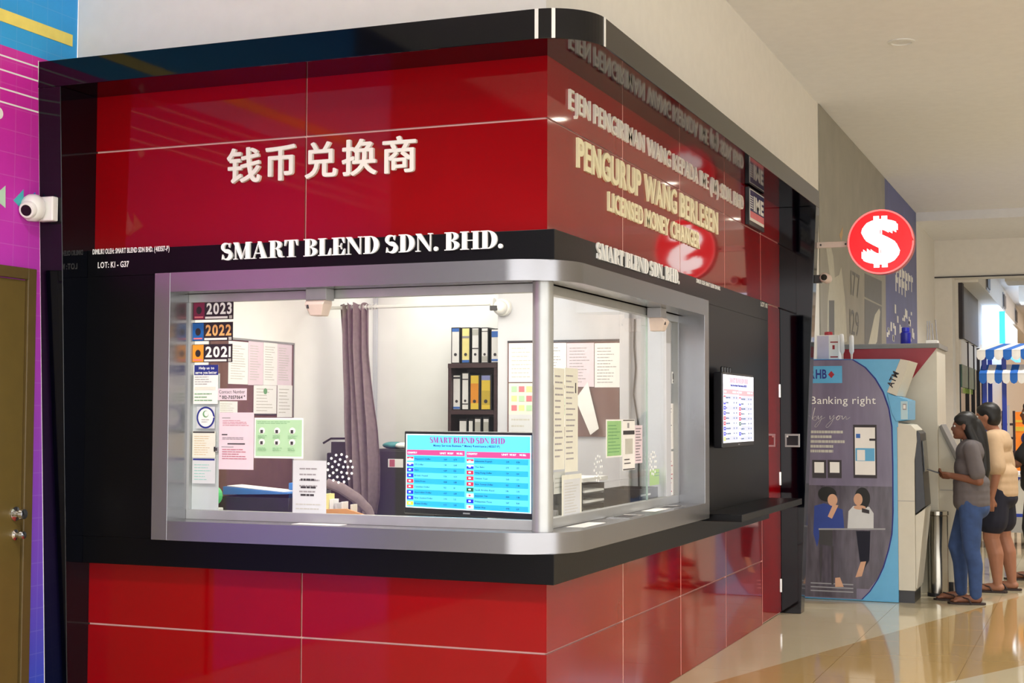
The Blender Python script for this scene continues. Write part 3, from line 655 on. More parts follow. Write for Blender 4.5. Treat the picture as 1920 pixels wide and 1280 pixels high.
notice('small_notice', 'cream notice with dark header bar on the front glass', 'notice', rF(361, 808, 404, 858, y_), GF, 'papercream', [('rect', (.02, .96, .93, .99), 'ink'), ('rows', (.08, .9, .08, .85), mat('tan_ink', (206, 178, 140), .8), 9)])
notice('small_notice', 'pale green notice with blue header bar on the front glass', 'notice', rF(361, 859, 404, 906, y_), GF, 'papergrey', [('rect', (.02, .96, .92, .99), 'inkblue'), ('rows', (.08, .9, .1, .8), mat('sage_ink', (150, 196, 190), .8), 6)])
notice('contact_card', 'pink card printed Contact Number 012-7057064', 'notice', rF(409, 728, 463, 750, y_), GF, 'paperpink', [('text', (.04, .94, .58, .88), 'ink', 'Contact Number', .0), ('text', (.06, .94, .12, .4), 'ink', '" 012-7057064 "', .03)])
notice('pink_notice', 'A4 pinkish notice of printed paragraphs on the front glass', 'notice', rF(411, 773, 476, 880, y_), GF, 'paperpink',
       [('rect', (.08, .32, .895, .91), 'inkgrey'), ('rows', (.1, .9, .76, .87), 'inkred', 4), ('rect', (.08, .24, .6, .62), 'ink'), ('rows', (.1, .9, .52, .57), 'ink', 2), ('rect', (.25, .75, .44, .46), 'ink'), ('rect', (.08, .42, .39, .4), 'inkgrey'), ('rows', (.1, .9, .17, .37), 'inkred', 5)])
notice('green_notice', 'pale green notice with six small pictures on the front glass', 'notice', rF(477, 783, 569, 859, y_), GF, 'paper',
       [('rect', (.03, .97, .05, .95), 'papergreen'), ('rows', (.06, .94, .84, .92), 'inkgreen', 2)] + [('oval', (.1 + .31 * i, .22 + .31 * i, .6 - .28 * j, .76 - .28 * j), 'paper') for i in range(3) for j in range(2)]
       + [('rect', (.13 + .31 * i, .18 + .31 * i, .62 - .28 * j, .7 - .28 * j), 'ink') for i in range(3) for j in range(2)] + [('rows', (.08 + .31 * i, .3 + .31 * i, .48 - .3 * j, .57 - .3 * j), 'inkgreen', 3) for i in range(3) for j in range(2)])
notice('opening_hours_notice', 'white A4 notice of centred grey lines at the foot of the front glass', 'notice', rF(549, 863, 612, 966, y_), GF, 'papergrey', [('rows', (.2, .82, .38, .9), 'inkgrey', 5), ('rows', (.24, .76, .3, .72), 'ink', 3), ('rows', (.1, .9, .08, .24), 'ltgrey', 2)])
p = PY(405, 842, y_); notice('glass_tag', 'tiny grey square tag on the front glass', 'tag', (p.x - .012, p.x + .012, p.z - .012, p.z + .012), GF, 'plasticg', [('rect', (.2, .8, .2, .8), 'ink')])
# side glass
notice('tall_notice', 'tall cream notice next to the corner post on the side glass', 'notice', rX(1038, 690, 1058, 880, -G), GR, 'papercream', [('rows', (.1, .9, .1, .95), 'inkgrey', 14)])
notice('tall_notice', 'tall cream notice with a dark mark, second from the corner post', 'notice', rX(1059, 690, 1083, 884, -G), GR, 'papercream', [('rows', (.08, .8, .1, .95), 'inkgrey', 16), ('rect', (.78, .86, .76, .86), 'ink')])
notice('foot_notice', 'large pale notice standing at the foot of the side glass', 'notice', rX(1053, 889, 1090, 976, -G), GR, 'papercream', [('rect', (.08, .92, .08, .9), 'papergrey'), ('rows', (.14, .86, .1, .85), 'ltgrey', 12)])
notice('foot_notice', 'blank pale sheet between the corner post and the standing notice', 'notice', rX(1038, 884, 1060, 925, -G - .012), face_R(-G - .012), 'paper', [('rows', (.1, .9, .2, .8), 'ltgrey', 3)])
notice('green_notice', 'small green notice in the middle of the side glass', 'notice', rX(1136, 786, 1166, 857, -G), GR, 'paper', [('rect', (.06, .94, .04, .96), mat('leaf_green_paper', (150, 196, 132), .7)), ('rows', (.12, .88, .1, .88), 'inkgreen', 9)])
notice('code_notice', 'white poster with black bands beside the green notice', 'notice', rX(1167, 786, 1190, 881, -G), GR, 'paper',
       [('rect', (.04, .96, .97, .99), 'ink'), ('rect', (.04, .96, .7, .78), 'ink'), ('rect', (.38, .52, .83, .93), 'inkgrey'), ('rect', (.2, .8, .32, .62), 'ltgrey'), ('rows', (.12, .88, .1, .25), 'ink', 2), ('rect', (.04, .96, .01, .03), 'ink')])
notice('slim_notice', 'slim pinkish list between the poster and the pane edge', 'notice', rX(1190, 797, 1204, 868, -G), GR, 'paperpink', [('rows', (.1, .9, .04, .95), 'ink', 12)])
notice('slim_notice', 'slim white notice high near the end of the side glass', 'notice', rX(1247, 756, 1265, 842, -G - .0145), face_R(-G - .0135), 'paper', [('rows', (.2, .75, .12, .92), 'ink', 11)])
notice('slim_notice', 'slim white notice with red writing low at the end of the side glass', 'notice', rX(1249, 846, 1264, 932, -G - .0145), face_R(-G - .0135), 'paper', [('rows', (.2, .8, .08, .92), 'inkred', 9)])
notice('lime_card', 'lime green handwritten card behind the side glass', 'card', rX(1218, 878, 1262, 907, -G - .05), face_R(-G - .05), 'lime', [('rows', (.2, .8, .5, .85), 'inkgreen', 2)])

# ================================================================== INSIDE THE BOOTH
WL = -2.389; wl_ = face_R(WL)
u0, u1, v0, v1 = rX(404, 640, 548, 968, WL)
bo = thing('notice_board', (WL, (u0 + u1) / 2, .99), 'brown felt notice board on the side wall inside the booth', 'notice board')
add('felt_panel', MB().box(.96, .99, 0, 1.868, 1.93, .014), 'brown', bo, Mx=wl_)
add('edge_trim', MB().box(.96, 1.93, 0, 1.876, 1.942, .02).box(1.868, .99, 0, 1.876, 1.942, .02), 'alu', bo, Mx=wl_)
for i, (a, b, c, d) in enumerate(((428, 640, 465, 720), (465, 640, 493, 722), (493, 642, 519, 722), (519, 645, 547, 722), (475, 722, 518, 778), (519, 722, 547, 782), (408, 752, 445, 790))):
    k = ('first sheet from the edge in the top row', 'second sheet in the top row', 'third sheet in the top row', 'last sheet in the top row', 'certificate with dark lower edge under the top row', 'narrow sheet under the last sheet of the top row', 'small white slip above the pink notice')[i]
    notice('pinned_sheet', 'pinned white paper, ' + k, 'paper', rX(a, b, c, d, WL + .016), face_R(WL + .016 + .0012 * (i % 3)), 'paperpink' if i in (1, 3) else 'paper', [('rows', (.12, .88, .1, .92), 'ltgrey', 14 if i < 4 else 8)] + ([('rect', (0, 1, 0, .05), 'ink'), ('oval', (.42, .58, .7, .9), 'inkgreen')] if i == 4 else []), 'papers pinned to the brown board')
# curtain on its rail
cr = thing('curtain_rail', (-1.75, 2.1, 2.15), 'thin white curtain rail across the gap beside the partition', 'rail')
add('rod', MB().tube([(-2.39, 2.1, 2.172), (-1.118, 2.1, 2.172)], .011, 10), 'plasticw', cr, smooth='auto')
add('bracket', MB().lathe([(.035, -2.389), (.035, -2.38), (.016, -2.378), (.014, -2.36)], (0, 2.1, 2.172), 16, 'x'), 'plasticw', cr)
add('bracket', MB().lathe([(.014, -1.15), (.035, -1.13), (.035, -1.119)], (0, 2.1, 2.172), 16, 'x'), 'plasticw', cr)
def curtain_mesh():
    rows_, n = 26, 64; rings_ = []
    keys = [(0, 638, 690, 571), (.22, 641, 692, 660), (.45, 645, 700, 740), (.6, 645, 708, 800), (.75, 648, 713, 870), (.87, 655, 712, 930), (1, 668, 706, 962)]
    for r in range(rows_ + 1):
        t = r / rows_
        for k in range(len(keys) - 1):
            if keys[k][0] <= t <= keys[k + 1][0] + 1e-9: a, b = keys[k], keys[k + 1]; break
        q = (t - a[0]) / (b[0] - a[0]); q = q * q * (3 - 2 * q) if False else q
        l, rr, py = (a[i] + (b[i] - a[i]) * q for i in (1, 2, 3))
        x0, x1, z = PY(l, py, 2.1).x, PY(rr, py, 2.1).x, PY((l + rr) / 2, py, 2.1).z
        front = []; back = []
        for i in range(n + 1):
            s_ = i / n; amp = .028 - .008 * t
            f = amp * math.sin(s_ * math.pi * 2 * 4.5 + .8 * math.sin(2.2 * t)) + .012 * math.sin(s_ * 17 + 5 * t)
            bulge = .05 * math.sin(math.pi * s_) * (.4 + t)
            front.append(Vector((x0 + (x1 - x0) * s_, 2.1 - bulge + f, z + .012 * math.sin(s_ * 23) * (1 if r == 0 else .25))))
            back.append(Vector((x0 + (x1 - x0) * s_, 2.1 - bulge + f + .006 + .02 * math.sin(math.pi * s_), z)))
        rings_.append(front + back[::-1])
    return MB().rings(rings_)
ct = thing('curtain', (-1.9, 2.1, .9), 'mauve grey curtain gathered at one end of the rail', 'curtain')
add('cloth', curtain_mesh(), 'curtain', ct, smooth='auto')
mb = MB()
for i in range(9):
    a = -2.09 + i * .021; mb.lathe([(.02, a), (.02, a + .004), (.015, a + .004), (.015, a)], (0, 2.1, 2.172), 14, 'x')
add('curtain_rings', mb, 'plasticw', ct)
# file shelf with binders on the back wall
def back(px, py, y=2.78): return PY(px, py, y)
sh = thing('file_shelf', (-1.55, 2.85, .04), 'dark walnut open shelf holding files against the back wall', 'shelf')
a0 = back(847, 690).x; a1 = back(933, 690).x + .02; zt = back(890, 690).z; zm = back(890, 773).z
for nm, bx_ in (('side_board', (a0, 2.72, .04, a0 + .022, 2.99, zt)), ('side_board', (a1 - .022, 2.72, .04, a1, 2.99, zt)), ('top_board', (a0, 2.715, zt, a1, 2.99, zt + .03)), ('shelf_board', (a0 + .022, 2.72, zm - .014, a1 - .022, 2.99, zm + .014)), ('shelf_board', (a0 + .022, 2.72, .98, a1 - .022, 2.99, 1.005)), ('back_board', (a0 + .022, 2.975, .04, a1 - .022, 2.99, zt))):
    add(nm, MB().box(*bx_), 'wood', sh, bevel=.002)
def binder(px0, px1, py0, pz, spine, label, labels=()):
    x0, x1 = back(px0, 650).x, back(px1, 650).x; zt_ = back((px0 + px1) / 2, py0).z
    t = thing('ring_binder', ((x0 + x1) / 2, 2.86, pz), label, 'binder', 'files on the walnut shelf')
    add('cover', MB().box(x0, 2.752, pz, x1, 2.97, zt_), 'plasticb', t, bevel=.003)
    w_, h_ = x1 - x0, zt_ - pz; Fm = face_F(2.752)
    add('spine_label', MB().box(x0 + .12 * w_, pz + .03 * h_, 0, x1 - .12 * w_, pz + .97 * h_, .0015), spine, t, Mx=Fm)
    for (c, d, m) in labels: add('label_block', MB().box(x0 + .12 * w_, pz + c * h_, .0015, x1 - .12 * w_, pz + d * h_, .0025), m, t, Mx=Fm)
    add('finger_hole', MB().lathe([(.16 * w_, .002), (.16 * w_, .0035)], ((x0 + x1) / 2, pz + .25 * h_, 0), 12), 'ink', t, Mx=Fm)
    return t
zt2 = zt + .03
binder(849, 866, 614, zt2, 'paper', 'white binder with a blue top label, first on top of the shelf', ((.88, .97, 'bluespine'),))
binder(868, 885, 614, zt2, 'creamyel', 'pale yellow binder with a blue foot label, second on top of the shelf', ((.03, .1, 'bluespine'), (.7, .76, 'inkgrey')))
binder(887, 902, 614, zt2, 'paper', 'white binder with a grey top label, third on top of the shelf', ((.78, .95, 'ltgrey'), (.4, .43, 'ink')))
binder(905, 919, 614, zt2, 'paper', 'white binder with a black top line, fourth on top of the shelf', ((.88, .9, 'ink'), (.05, .2, 'ltgrey')))
binder(923, 940, 616, zt2, 'paper', 'white binder with blue labels half hidden by the partition', ((.75, .92, 'bluespine'), (.06, .12, 'bluespine')))
zb = zm + .014
binder(852, 868, 702, zb, 'paper', 'white binder with a blue foot mark, first in the upper compartment', ((.04, .1, 'bluespine'), (.88, .93, 'ink')))
binder(869, 883, 698, zb, 'paper', 'slim white binder with black rules, second in the upper compartment', ((.8, .83, 'ink'), (.15, .18, 'ink')))
binder(884, 903, 702, zb, 'yellow', 'yellow box file, third in the upper compartment', ((.2, .75, 'orange'),))
binder(904, 925, 702, zb, 'yellow', 'wide yellow box file with a lilac label, last in the upper compartment', ((.84, .97, mat('lilac_label', (150, 158, 214), .6)), (.15, .55, mat('ochre_label', (206, 176, 60), .6))))
for i, (a, b, c, k) in enumerate(((864, 880, 785, 'plain white folder, first in the lower compartment'), (882, 891, 785, 'slim white folder, second in the lower compartment'), (893, 906, 781, 'white binder with grey label, third in the lower compartment'), (909, 921, 781, 'white binder with grey label, last in the lower compartment'))):
    binder(a, b, c, 1.005, 'paper', k, ((.8, .93, 'ltgrey'),) if i > 1 else ())
# board and papers on the partition
pb = face_F(2.15)
u0, u1, v0, v1 = rF(953, 641, 1162, 818, 2.15)
pt = thing('notice_board', ((u0 + u1) / 2, 2.15, v0), 'dark brown notice board on the partition behind the side window', 'notice board')
add('felt_panel', MB().box(u0, v0, 0, u1, v1, .012), 'brown', pt, Mx=pb); add('edge_trim', MB().box(u0, v1, 0, u1, v1 + .012, .016), 'ink', pt, Mx=pb)
for i, (bx_, m, k, n_) in enumerate((((954, 643, 1006, 716), 'paper', 'white letter at the inner top corner of the partition board', 8), ((1010, 643, 1062, 722), 'paper', 'wide printed sheet behind the corner post on the partition board', 12), ((1063, 643, 1114, 725), 'paperpink', 'middle printed sheet in the top row of the partition board', 12), ((1115, 643, 1163, 726), 'paper', 'printed sheet at the outer top corner of the partition board', 12),
                                     ((954, 718, 1006, 777), 'papercream', 'cream sheet with small coloured pictures on the partition board', 0), ((954, 777, 1006, 820), 'papergrey', 'pale blue sheet low on the partition board', 3), ((1040, 728, 1082, 800), 'paper', 'white sheet with a grey note low on the partition board', 0))):
    pr = [('rows', (.1, .9, .08, .92), 'inkgrey' if i in (1, 2, 3) else 'ltgrey', n_)] if n_ else ([('rect', (.1 + .27 * a_, .3 + .27 * a_, .12 + .3 * b_, .3 + .3 * b_), ('pinkp', 'creamyel', 'papergreen')[(a_ + b_) % 3]) for a_ in range(3) for b_ in range(3)] if i == 4 else [('rect', (.2, .7, .3, .75), 'papergreen'), ('rows', (.25, .65, .4, .6), 'ink', 2)])
    notice('pinned_sheet', k, 'paper', rF(*bx_, 2.136), face_F(2.136 - .0012 * (i % 3)), m, pr, 'papers on the partition board')
def flap():
    pts = [PY(a, b, 2.13) for a, b in ((1080, 748), (1103, 716), (1124, 803), (1108, 815))]
    return MB().prism([(q.x, q.z) for q in pts], 0, .002)
add('hanging_sheet', flap(), 'paper', label='blank white sheet hanging askew from the partition board', cat='paper', Mx=face_F(2.12))
pts = [PY(1190, 598, 2.14), PY(1189, 650, 2.14), PY(1192, 690, 2.14), PY(1188, 740, 2.14), PY(1196, 790, 2.14), PY(1199, 830, 2.14), PY(1197, 880, 2.14), PY(1198, 930, 2.14)]
add('wall_cable', MB().tube(pts, .005, 8), 'darkgrey', label='thin dark cable hanging down the partition', cat='cable', smooth='auto')
add('pipe_trunking', MB().box(-.33, 2.10, .985, -.27, 2.15, 2.5), 'innercool', label='pale vertical boxed trunking in the corner behind the side window', cat='trunking', bevel=.006)
# dome camera at the partition edge
def dome_cam(label, base, d, s=1):
    """small turret camera: base plate at base, looking along d"""
    t = thing('security_camera', base, label, 'camera'); b_ = Vector(base); d = Vector(d).normalized()
    return t, b_, d
t, b_, d = dome_cam('white dome camera high at the edge of the partition', (-1.09, 2.15, 2.145), (-.5, -.8, -.2))
add('base_plate', MB().lathe([(.055, 2.15), (.055, 2.13), (.05, 2.12)], (-1.08, 0, 2.15), 24, 'y'), 'plasticw', t, smooth='auto')
add('eyeball', MB().ball((-1.085, 2.105, 2.148), .045), 'plasticw', t, smooth=True)
add('lens_window', MB().box(-1.135, 2.06, 2.128, -1.085, 2.075, 2.158), 'darkgrey', t, bevel=.004)
# intercom/sensor boxes on the head rail
def sensor(label, Mx, u, v):
    t = thing('motion_sensor', Mx @ Vector((u, v - .14, 0)), label, 'sensor', 'wedge sensors on the window head')
    add('bracket', MB().box(u - .055, v - .055, -.03, u + .055, v, .05), 'plasticg', t, Mx=Mx, bevel=.003)
    k = MB().rings([[Vector((u + a, v - h, d)) for a, d in ((-w_, -.02), (w_, -.02), (w_, dp), (-w_, dp))] for w_, h, dp in ((.05, .055, .055), (.05, .075, .07), (.03, .128, .05))])
    add('wedge_body', k, 'plasticp', t, Mx=Mx, bevel=.004)
    add('indicator', MB().box(u - .038, v - .095, .058, u - .028, v - .078, .07), 'ink', t, Mx=Mx)
q = PY(602, 540, .0); sensor('beige wedge sensor on the head of the front window', face_F(.0), q.x, OT)
q = PX(1228, 566, .0); sensor('beige wedge sensor on the head of the side window', face_R(.0), q.y, OT)
sw = notice('wall_socket', 'small grey switch plate at the end of the side glass', 'switch', rX(1259, 697, 1270, 719, -G - .014), face_R(-G - .0135), 'plasticw', [('rect', (.15, .55, .35, .85), 'ink'), ('rect', (.2, .5, .1, .25), 'ink')])

# the rate screen behind the front glass
def screen(name, label, w, h, t, mono=False):
    """flat television built in its own frame: u right, v up, d towards the viewer; origin at the middle of its foot"""
    add('case', MB().box(-w / 2, 0, -.045, w / 2, h, .012), 'plasticb', t, bevel=.006)
    e = .014; bt = .03
    lit = emi('screen_cyan', (90, 214, 244), .66); mid = emi('screen_blue', (36, 166, 224), .66); pk = emi('screen_pink', (226, 66, 130), .66); wt = emi('screen_white', (236, 246, 255), .7); dkb = emi('screen_navy', (26, 40, 140), .6); tx = emi('screen_text', (20, 70, 110), .4)
    if mono: lit, mid, pk, wt = emi('screen_pale', (216, 220, 240), .5), emi('screen_pale_blue', (200, 206, 234), .5), emi('screen_rose', (228, 172, 184), .5), emi('screen_paper', (240, 240, 248), .55)
    x0, x1, z0, z1 = -w / 2 + e, w / 2 - e, bt, h - e; W_, H_ = x1 - x0, z1 - z0
    s = add('display', MB().box(x0, z0, .012, x1, z1, .0135), lit, t)
    def R_(nm, a, b, c, d, m, k=1): add(nm, MB().box(x0 + a * W_, z0 + c * H_, .0135, x0 + b * W_, z0 + d * H_, .0135 + .0006 * k), m, s)
    R_('display_border', 0, 1, .985, 1, wt); R_('display_border', 0, 1, 0, .012, wt); R_('display_border', 0, .008, 0, 1, wt); R_('display_border', .992, 1, 0, 1, wt)
    mb = MB()
    L_, tot = layout('SMART BLEND SDN BHD', .06, .32, fat); sx = W_ * .6 / tot
    for ch, g, off in L_: glyph_into(mb, g, sx, H_ * .075, x0 + .2 * W_ + off * sx, z0 + .885 * H_, .0136, .0145)
    add('screen_title', mb, emi('screen_violet', (150, 60, 150), .7) if not mono else pk, s)
    mb = MB(); text_line(mb, 'Money Services Business * Money Remittance (483517-P)', x0 + .23 * W_, z0 + .835 * H_, H_ * .03, .0145, w=.53 * W_, bold=.02); add('screen_subtitle', mb, dkb, s)
    left = ['Singapore Dollar', 'US Dollar', 'Euro', 'British Pound', 'Swiss Franc', 'Canadian Dollar', 'Australian Dollar', 'New Zealand Dollar', 'Brunei Dollar']
    right = ['Indonesia Rupiah', 'Thai Baht', 'Hong Kong Dollar', 'Chinese Yuan', 'New Taiwan Dollar', 'Saudi Arabia Riyal', 'Japanese Yen', 'Philippines Peso', 'Korean Won']
    R_('header_bar', .008, .485, .715, .785, pk, 2); R_('header_bar', .5, .992, .7, .775, pk, 2)
    rn = random.Random(5); red_, blu = emi('flag_red', (226, 40, 70), .7), emi('flag_blue', (24, 34, 200), .7)
    mbt = MB()
    for side, names, off in ((.008, left, 0), (.5, right, -.012)):
        for k, t_ in enumerate(names):
            zt_ = .7 - k * .0755 + off; zb_ = zt_ - .0755
            R_('table_row', side + .06, side + .477, zb_ + .004, zt_, mid if k % 2 == 0 else lit, 1)
            R_('flag', side + .002, side + .056, zb_ + .014, zt_ - .012, wt, 2)
            fc = ([red_, blu, blu, blu, red_, red_, blu, blu, emi('flag_yellow', (240, 210, 60), .7)] if off == 0 else [red_, blu, red_, red_, red_, emi('flag_green', (20, 90, 60), .6), wt, blu, wt])[k]
            R_('flag_field', side + .002, side + .056, zb_ + (.04 if k in (0,) else .014), zt_ - .012 if k not in (1,) else zt_ - .03, fc, 3)
            R_('flag_mark', side + .018, side + .036, zb_ + .03, zt_ - .026, wt if fc is not wt else red_, 4)
            text_line(mbt, t_, x0 + (side + .066) * W_, z0 + (zb_ + .03) * H_, H_ * .022, .0155, w=W_ * (.0085 * len(t_)))
            for c_ in (.31, .39): text_line(mbt, '%.2f' % rn.uniform(.1, 9), x0 + (side + c_) * W_, z0 + (zb_ + .03) * H_, H_ * .022, .0155)
    add('table_text', mbt, tx, s, kind='stuff')
    mb = MB()
    for side in (.015, .507):
        for c_, t_ in ((0, 'COUNTRY'), (.27, 'UNIT'), (.33, 'WE BUY'), (.405, 'WE SELL')): text_line(mb, t_, x0 + (side + c_) * W_, z0 + .735 * H_, H_ * .024, .0155, w=W_ * (.08 if c_ == 0 else .05), bold=.02)
    add('header_text', mb, wt, s)
    add('maker_mark', MB().box(-.02, bt * .4, .012, .02, bt * .62, .0135), 'plasticg', t)
tv = thing('rate_screen', (0, 0, 0), 'television showing a cyan exchange rate table behind the front glass', 'screen')
pl, pr_ = PY(760, 968, .33), PY(1004, 975, .13)
wid = math.hypot(pr_.x - pl.x, pr_.y - pl.y); rz = math.atan2(pr_.y - pl.y, pr_.x - pl.x)
hh = PY(1004, 812, .13).z - PY(1004, 977, .13).z
screen('rate_screen', '', wid, hh, tv)
add('stand', MB().box(-.09, -.012, -.03, .09, .0, .0).box(-.16, -.017, -.06, .16, -.012, .0), 'plasticb', tv)
tv.matrix_basis = Matrix.Translation(((pl.x + pr_.x) / 2, (pl.y + pr_.y) / 2, PY(1004, 977, .13).z + .004)) @ Matrix.Rotation(rz, 4, 'Z') @ face_F(0)
# wall screen on the black side board
tw = thing('wall_screen', (0, 0, 0), 'wall mounted screen with a pale rate table above the ledge shelf', 'screen')
screen('wall_screen', '', .875, .465, tw, True)
add('wall_bracket', MB().box(-.2, .1, -.07, .2, .36, -.04), 'darkgrey', tw)
tw.matrix_basis = face_R(.125) @ Matrix.Translation((3.14, 1.302, 0))
mb = MB()
for i in range(4): mb.lathe([(.012, 0), (.012, .03), (.004, .035)], (.1, 2.85 + .07 * i, 1.77), 8)
add('cable_clips', mb, 'plasticb', label='row of four small black plugs on top of the wall screen', cat='plugs')

# things on the counter
def onc(px, y): return PY(px, 960, y).x
x0, x1, _, zt_ = rF(412, 930, 549, 965, .4)
bxk = thing('document_tray', ((x0 + x1) / 2, .42, .985), 'black document tray on the counter below the brown board', 'tray')
add('tray_front', MB().box(x0, .36, .985, x1, .372, PY(480, 932, .36).z), 'plasticb', bxk, bevel=.003)
add('tray_body', MB().box(x0, .372, .985, x1, .56, 1.0).box(x0, .548, .985, x1, .56, 1.09).box(x0, .372, .985, x0 + .012, .56, 1.08).box(x1 - .012, .372, .985, x1, .56, 1.08), 'plasticb', bxk)
t = thing('blue_folder', (x0 + .2, .46, 1.09), 'blue folder lying on the black document tray', 'folder')
add('cover', MB().prism([(x0 + .03, 1.088), (x1 - .02, 1.0985), (x1 - .02, 1.106), (x0 + .03, 1.13)], .38, .54, 'y'), 'blue', t, bevel=.002)
add('loose_papers', MB().prism([(x0 + .05, 1.131), (x1 - .05, 1.108), (x1 - .05, 1.111), (x0 + .05, 1.135)], .39, .53, 'y'), 'paper', t)
p0 = PY(541, 905, .5); add('blue_box', MB().box(p0.x, .5, .985, p0.x + .07, .56, 1.15), 'blue', label='light blue box beside the white opening hours notice', cat='box', bevel=.004)
q0, q1 = PY(386, 925, .25), PY(408, 925, .25)
t = thing('tape_dispenser', (q0.x, .25, .985), 'green tape roll on a small holder at the edge of the counter', 'tape')
add('holder', MB().box(q0.x - .02, .23, .985, q1.x + .01, .29, 1.03).box(q0.x + .02, .24, 1.03, q0.x + .05, .28, 1.06), 'plasticw', t, bevel=.004)
add('tape_roll', MB().lathe([(.028, .24), (.048, .24), (.048, .275), (.028, .275)], (q0.x + .035, 0, 1.09), 20, 'y'), 'green', t)
q0 = PY(385, 947, .16); t = thing('name_card', (q0.x, .16, .985), 'small white folded card on the counter next to the window edge', 'card')
add('front_flap', MB().prism([(.13, .985), (.15, 1.06), (.152, 1.06), (.133, .985)], q0.x - .045, q0.x + .04, 'x'), 'paper', t)
add('rear_flap', MB().prism([(.15, 1.06), (.175, .985), (.178, .985), (.152, 1.06)], q0.x - .045, q0.x + .04, 'x'), 'papergrey', t)
# black cabinet with sticker
c0, c1 = PY(712, 900, 2.2).x, PY(762, 900, 2.2).x
t = thing('steel_cabinet', ((c0 + c1) / 2, 2.35, .04), 'dark metal cabinet with a white sticker beside the curtain', 'cabinet')
zc = PY(735, 842, 2.2).z
add('body', MB().box(c0 - .1, 2.22, .04, min(c1 + .2, -1.13), 2.5, zc), 'darkgrey', t, bevel=.004); add('door', MB().box(c0 - .09, 2.2, .06, min(c1 + .19, -1.14), 2.22, zc - .01), 'darkgrey', t, bevel=.003)
s0, s1, s2, s3 = rF(728, 860, 756, 876, 2.2); add('sticker', MB().box(s0, 2.197, s2, s1, 2.2, s3), 'paper', t); add('sticker_mark', MB().box(s0 + .1 * (s1 - s0), 2.196, s2 + .004, s0 + .45 * (s1 - s0), 2.198, s3 - .004), 'inkred', t)
s0, s1, s2, s3 = rF(716, 838, 758, 842, 2.3)
t = thing('teal_bundle', ((s0 + s1) / 2, 2.35, zc), 'teal and white bundle on top of the dark cabinet', 'bundle')
add('wrap', MB().ball(((s0 * .65 + s1 * .35), 2.36, zc + .022), (.07, .09, .024)), 'teal', t, smooth=True); add('patterned_wrap', MB().ball(((s0 * .2 + s1 * .8), 2.36, zc + .02), (.06, .08, .022)), 'paper', t, smooth=True)
# office printer behind the curtain
c0, c1 = PY(612, 860, 2.2).x, PY(655, 860, 2.2).x; z0 = 1.0; zt_ = PY(630, 828, 2.2).z
t = thing('office_printer', ((c0 + c1) / 2, 2.35, .04), 'black office printer on a stand half hidden by the curtain', 'printer')
add('body', MB().box(c0, 2.2, 1.02, c1, 2.5, zt_ - .07), 'plasticb', t, bevel=.008); add('control_panel', MB().box(c0 + .04, 2.185, zt_ - .09, c1, 2.23, zt_), 'darkgrey', t, bevel=.004)
add('paper_guide', MB().tube([(c0 - .03, 2.21, zt_ - .01), (c0 + .02, 2.22, zt_ + .02), (c1 + .02, 2.25, zt_ + .022)], .007, 8), 'plasticb', t)
add('stand', MB().box(c0 + .02, 2.23, .04, c1, 2.47, 1.02), 'wood', t)
# draped cloth, boxes and a wooden tray at the foot of the curtain
def pt_(a, b, y): q = PY(a, b, y); return (q.x, q.y, q.z)
t = add('draped_strap', MB().tube([pt_(612, 905, .9), pt_(640, 915, .92), pt_(670, 935, .95), pt_(690, 955, .97), pt_(700, 975, .97)], [.03, .034, .034, .03, .02], 12, .5), 'curtain', label='folded dark cloth sloping down below the curtain', cat='cloth', smooth='auto')
c0, c1 = PY(611, 960, .45).x, PY(688, 960, .45).x
t = thing('wooden_tray', ((c0 + c1) / 2, .5, .985), 'light wooden tray on the counter under the curtain', 'tray')
add('rim', MB().prism([(c0, .985), (c1, .985), (c1 - .02, 1.005), ((c0 + c1) / 2, 1.03), (c0, 1.025)], .45, .462, 'y'), 'woodl', t, bevel=.002); add('base', MB().box(c0, .462, .985, c1 - .02, .58, .995), 'woodl', t)
for i, (a, b, c, m, k) in enumerate(((613, 622, 925, 'creamyel', 'pale yellow'), (623, 630, 935, 'paper', 'white'), (633, 637, 942, 'papergrey', 'grey'), (645, 648, 940, 'paper', 'slim white'), (662, 665, 945, 'papercream', 'slim cream'))):
    x0, x1 = PY(a, 940, .53).x, PY(b, 940, .53).x; add('card_pack', MB().box(x0, .5, .996, x1, .56, PY(a, c, .53).z), m, label='%s upright card pack in the wooden tray' % k, cat='card pack', group='packs in the wooden tray', bevel=.001)
# along the side window
def side_box(px0, px1, py, x, dx, zb=.985):
    y0, y1 = PX(px0, 930, x).y, PX(px1, 930, x).y; return y0, y1, PX((px0 + px1) / 2, py, x).z
y0, y1, zt_ = side_box(1092, 1133, 905, -.2, .3)
t = thing('filing_tray', (-.33, (y0 + y1) / 2, .985), 'black stacked filing trays with papers behind the side glass', 'tray')
for k in range(3):
    z = .985 + k * (zt_ - .985) / 3; add('tray_level', MB().box(-.5, y0, z, -.2, y1, z + .008).box(-.5, y0, z, -.49, y1, z + .05).box(-.5, y0, z, -.2, y0 + .008, z + .05).box(-.5, y1 - .008, z, -.2, y1, z + .05), 'plasticb', t)
    add('paper_stack', MB().box(-.48, y0 + .02, z + .0085, -.195, y1 - .02, z + .02), 'paper', t)
add('top_papers', MB().box(-.5, y0 - .02, zt_ + .01, -.19, y1 + .03, zt_ + .03), 'paper', t)
y0, y1, zt_ = side_box(1112, 1172, 908, -.3, .3)
t = thing('desk_chair', (-.75, (y0 + y1) / 2, .04), 'black desk chair with a curved arm behind the counter', 'chair')
add('backrest', MB().rings([[Vector((-.82 + .04 * math.sin(s_ * 3.14), y0 + (y1 - y0) * s_, z)) for z in (.75, 1.13)] + [Vector((-.87 + .04 * math.sin(s_ * 3.14), y0 + (y1 - y0) * s_, z)) for z in (1.13, .75)] for s_ in (i / 8 for i in range(9))]), 'plasticb', t, bevel=.01)
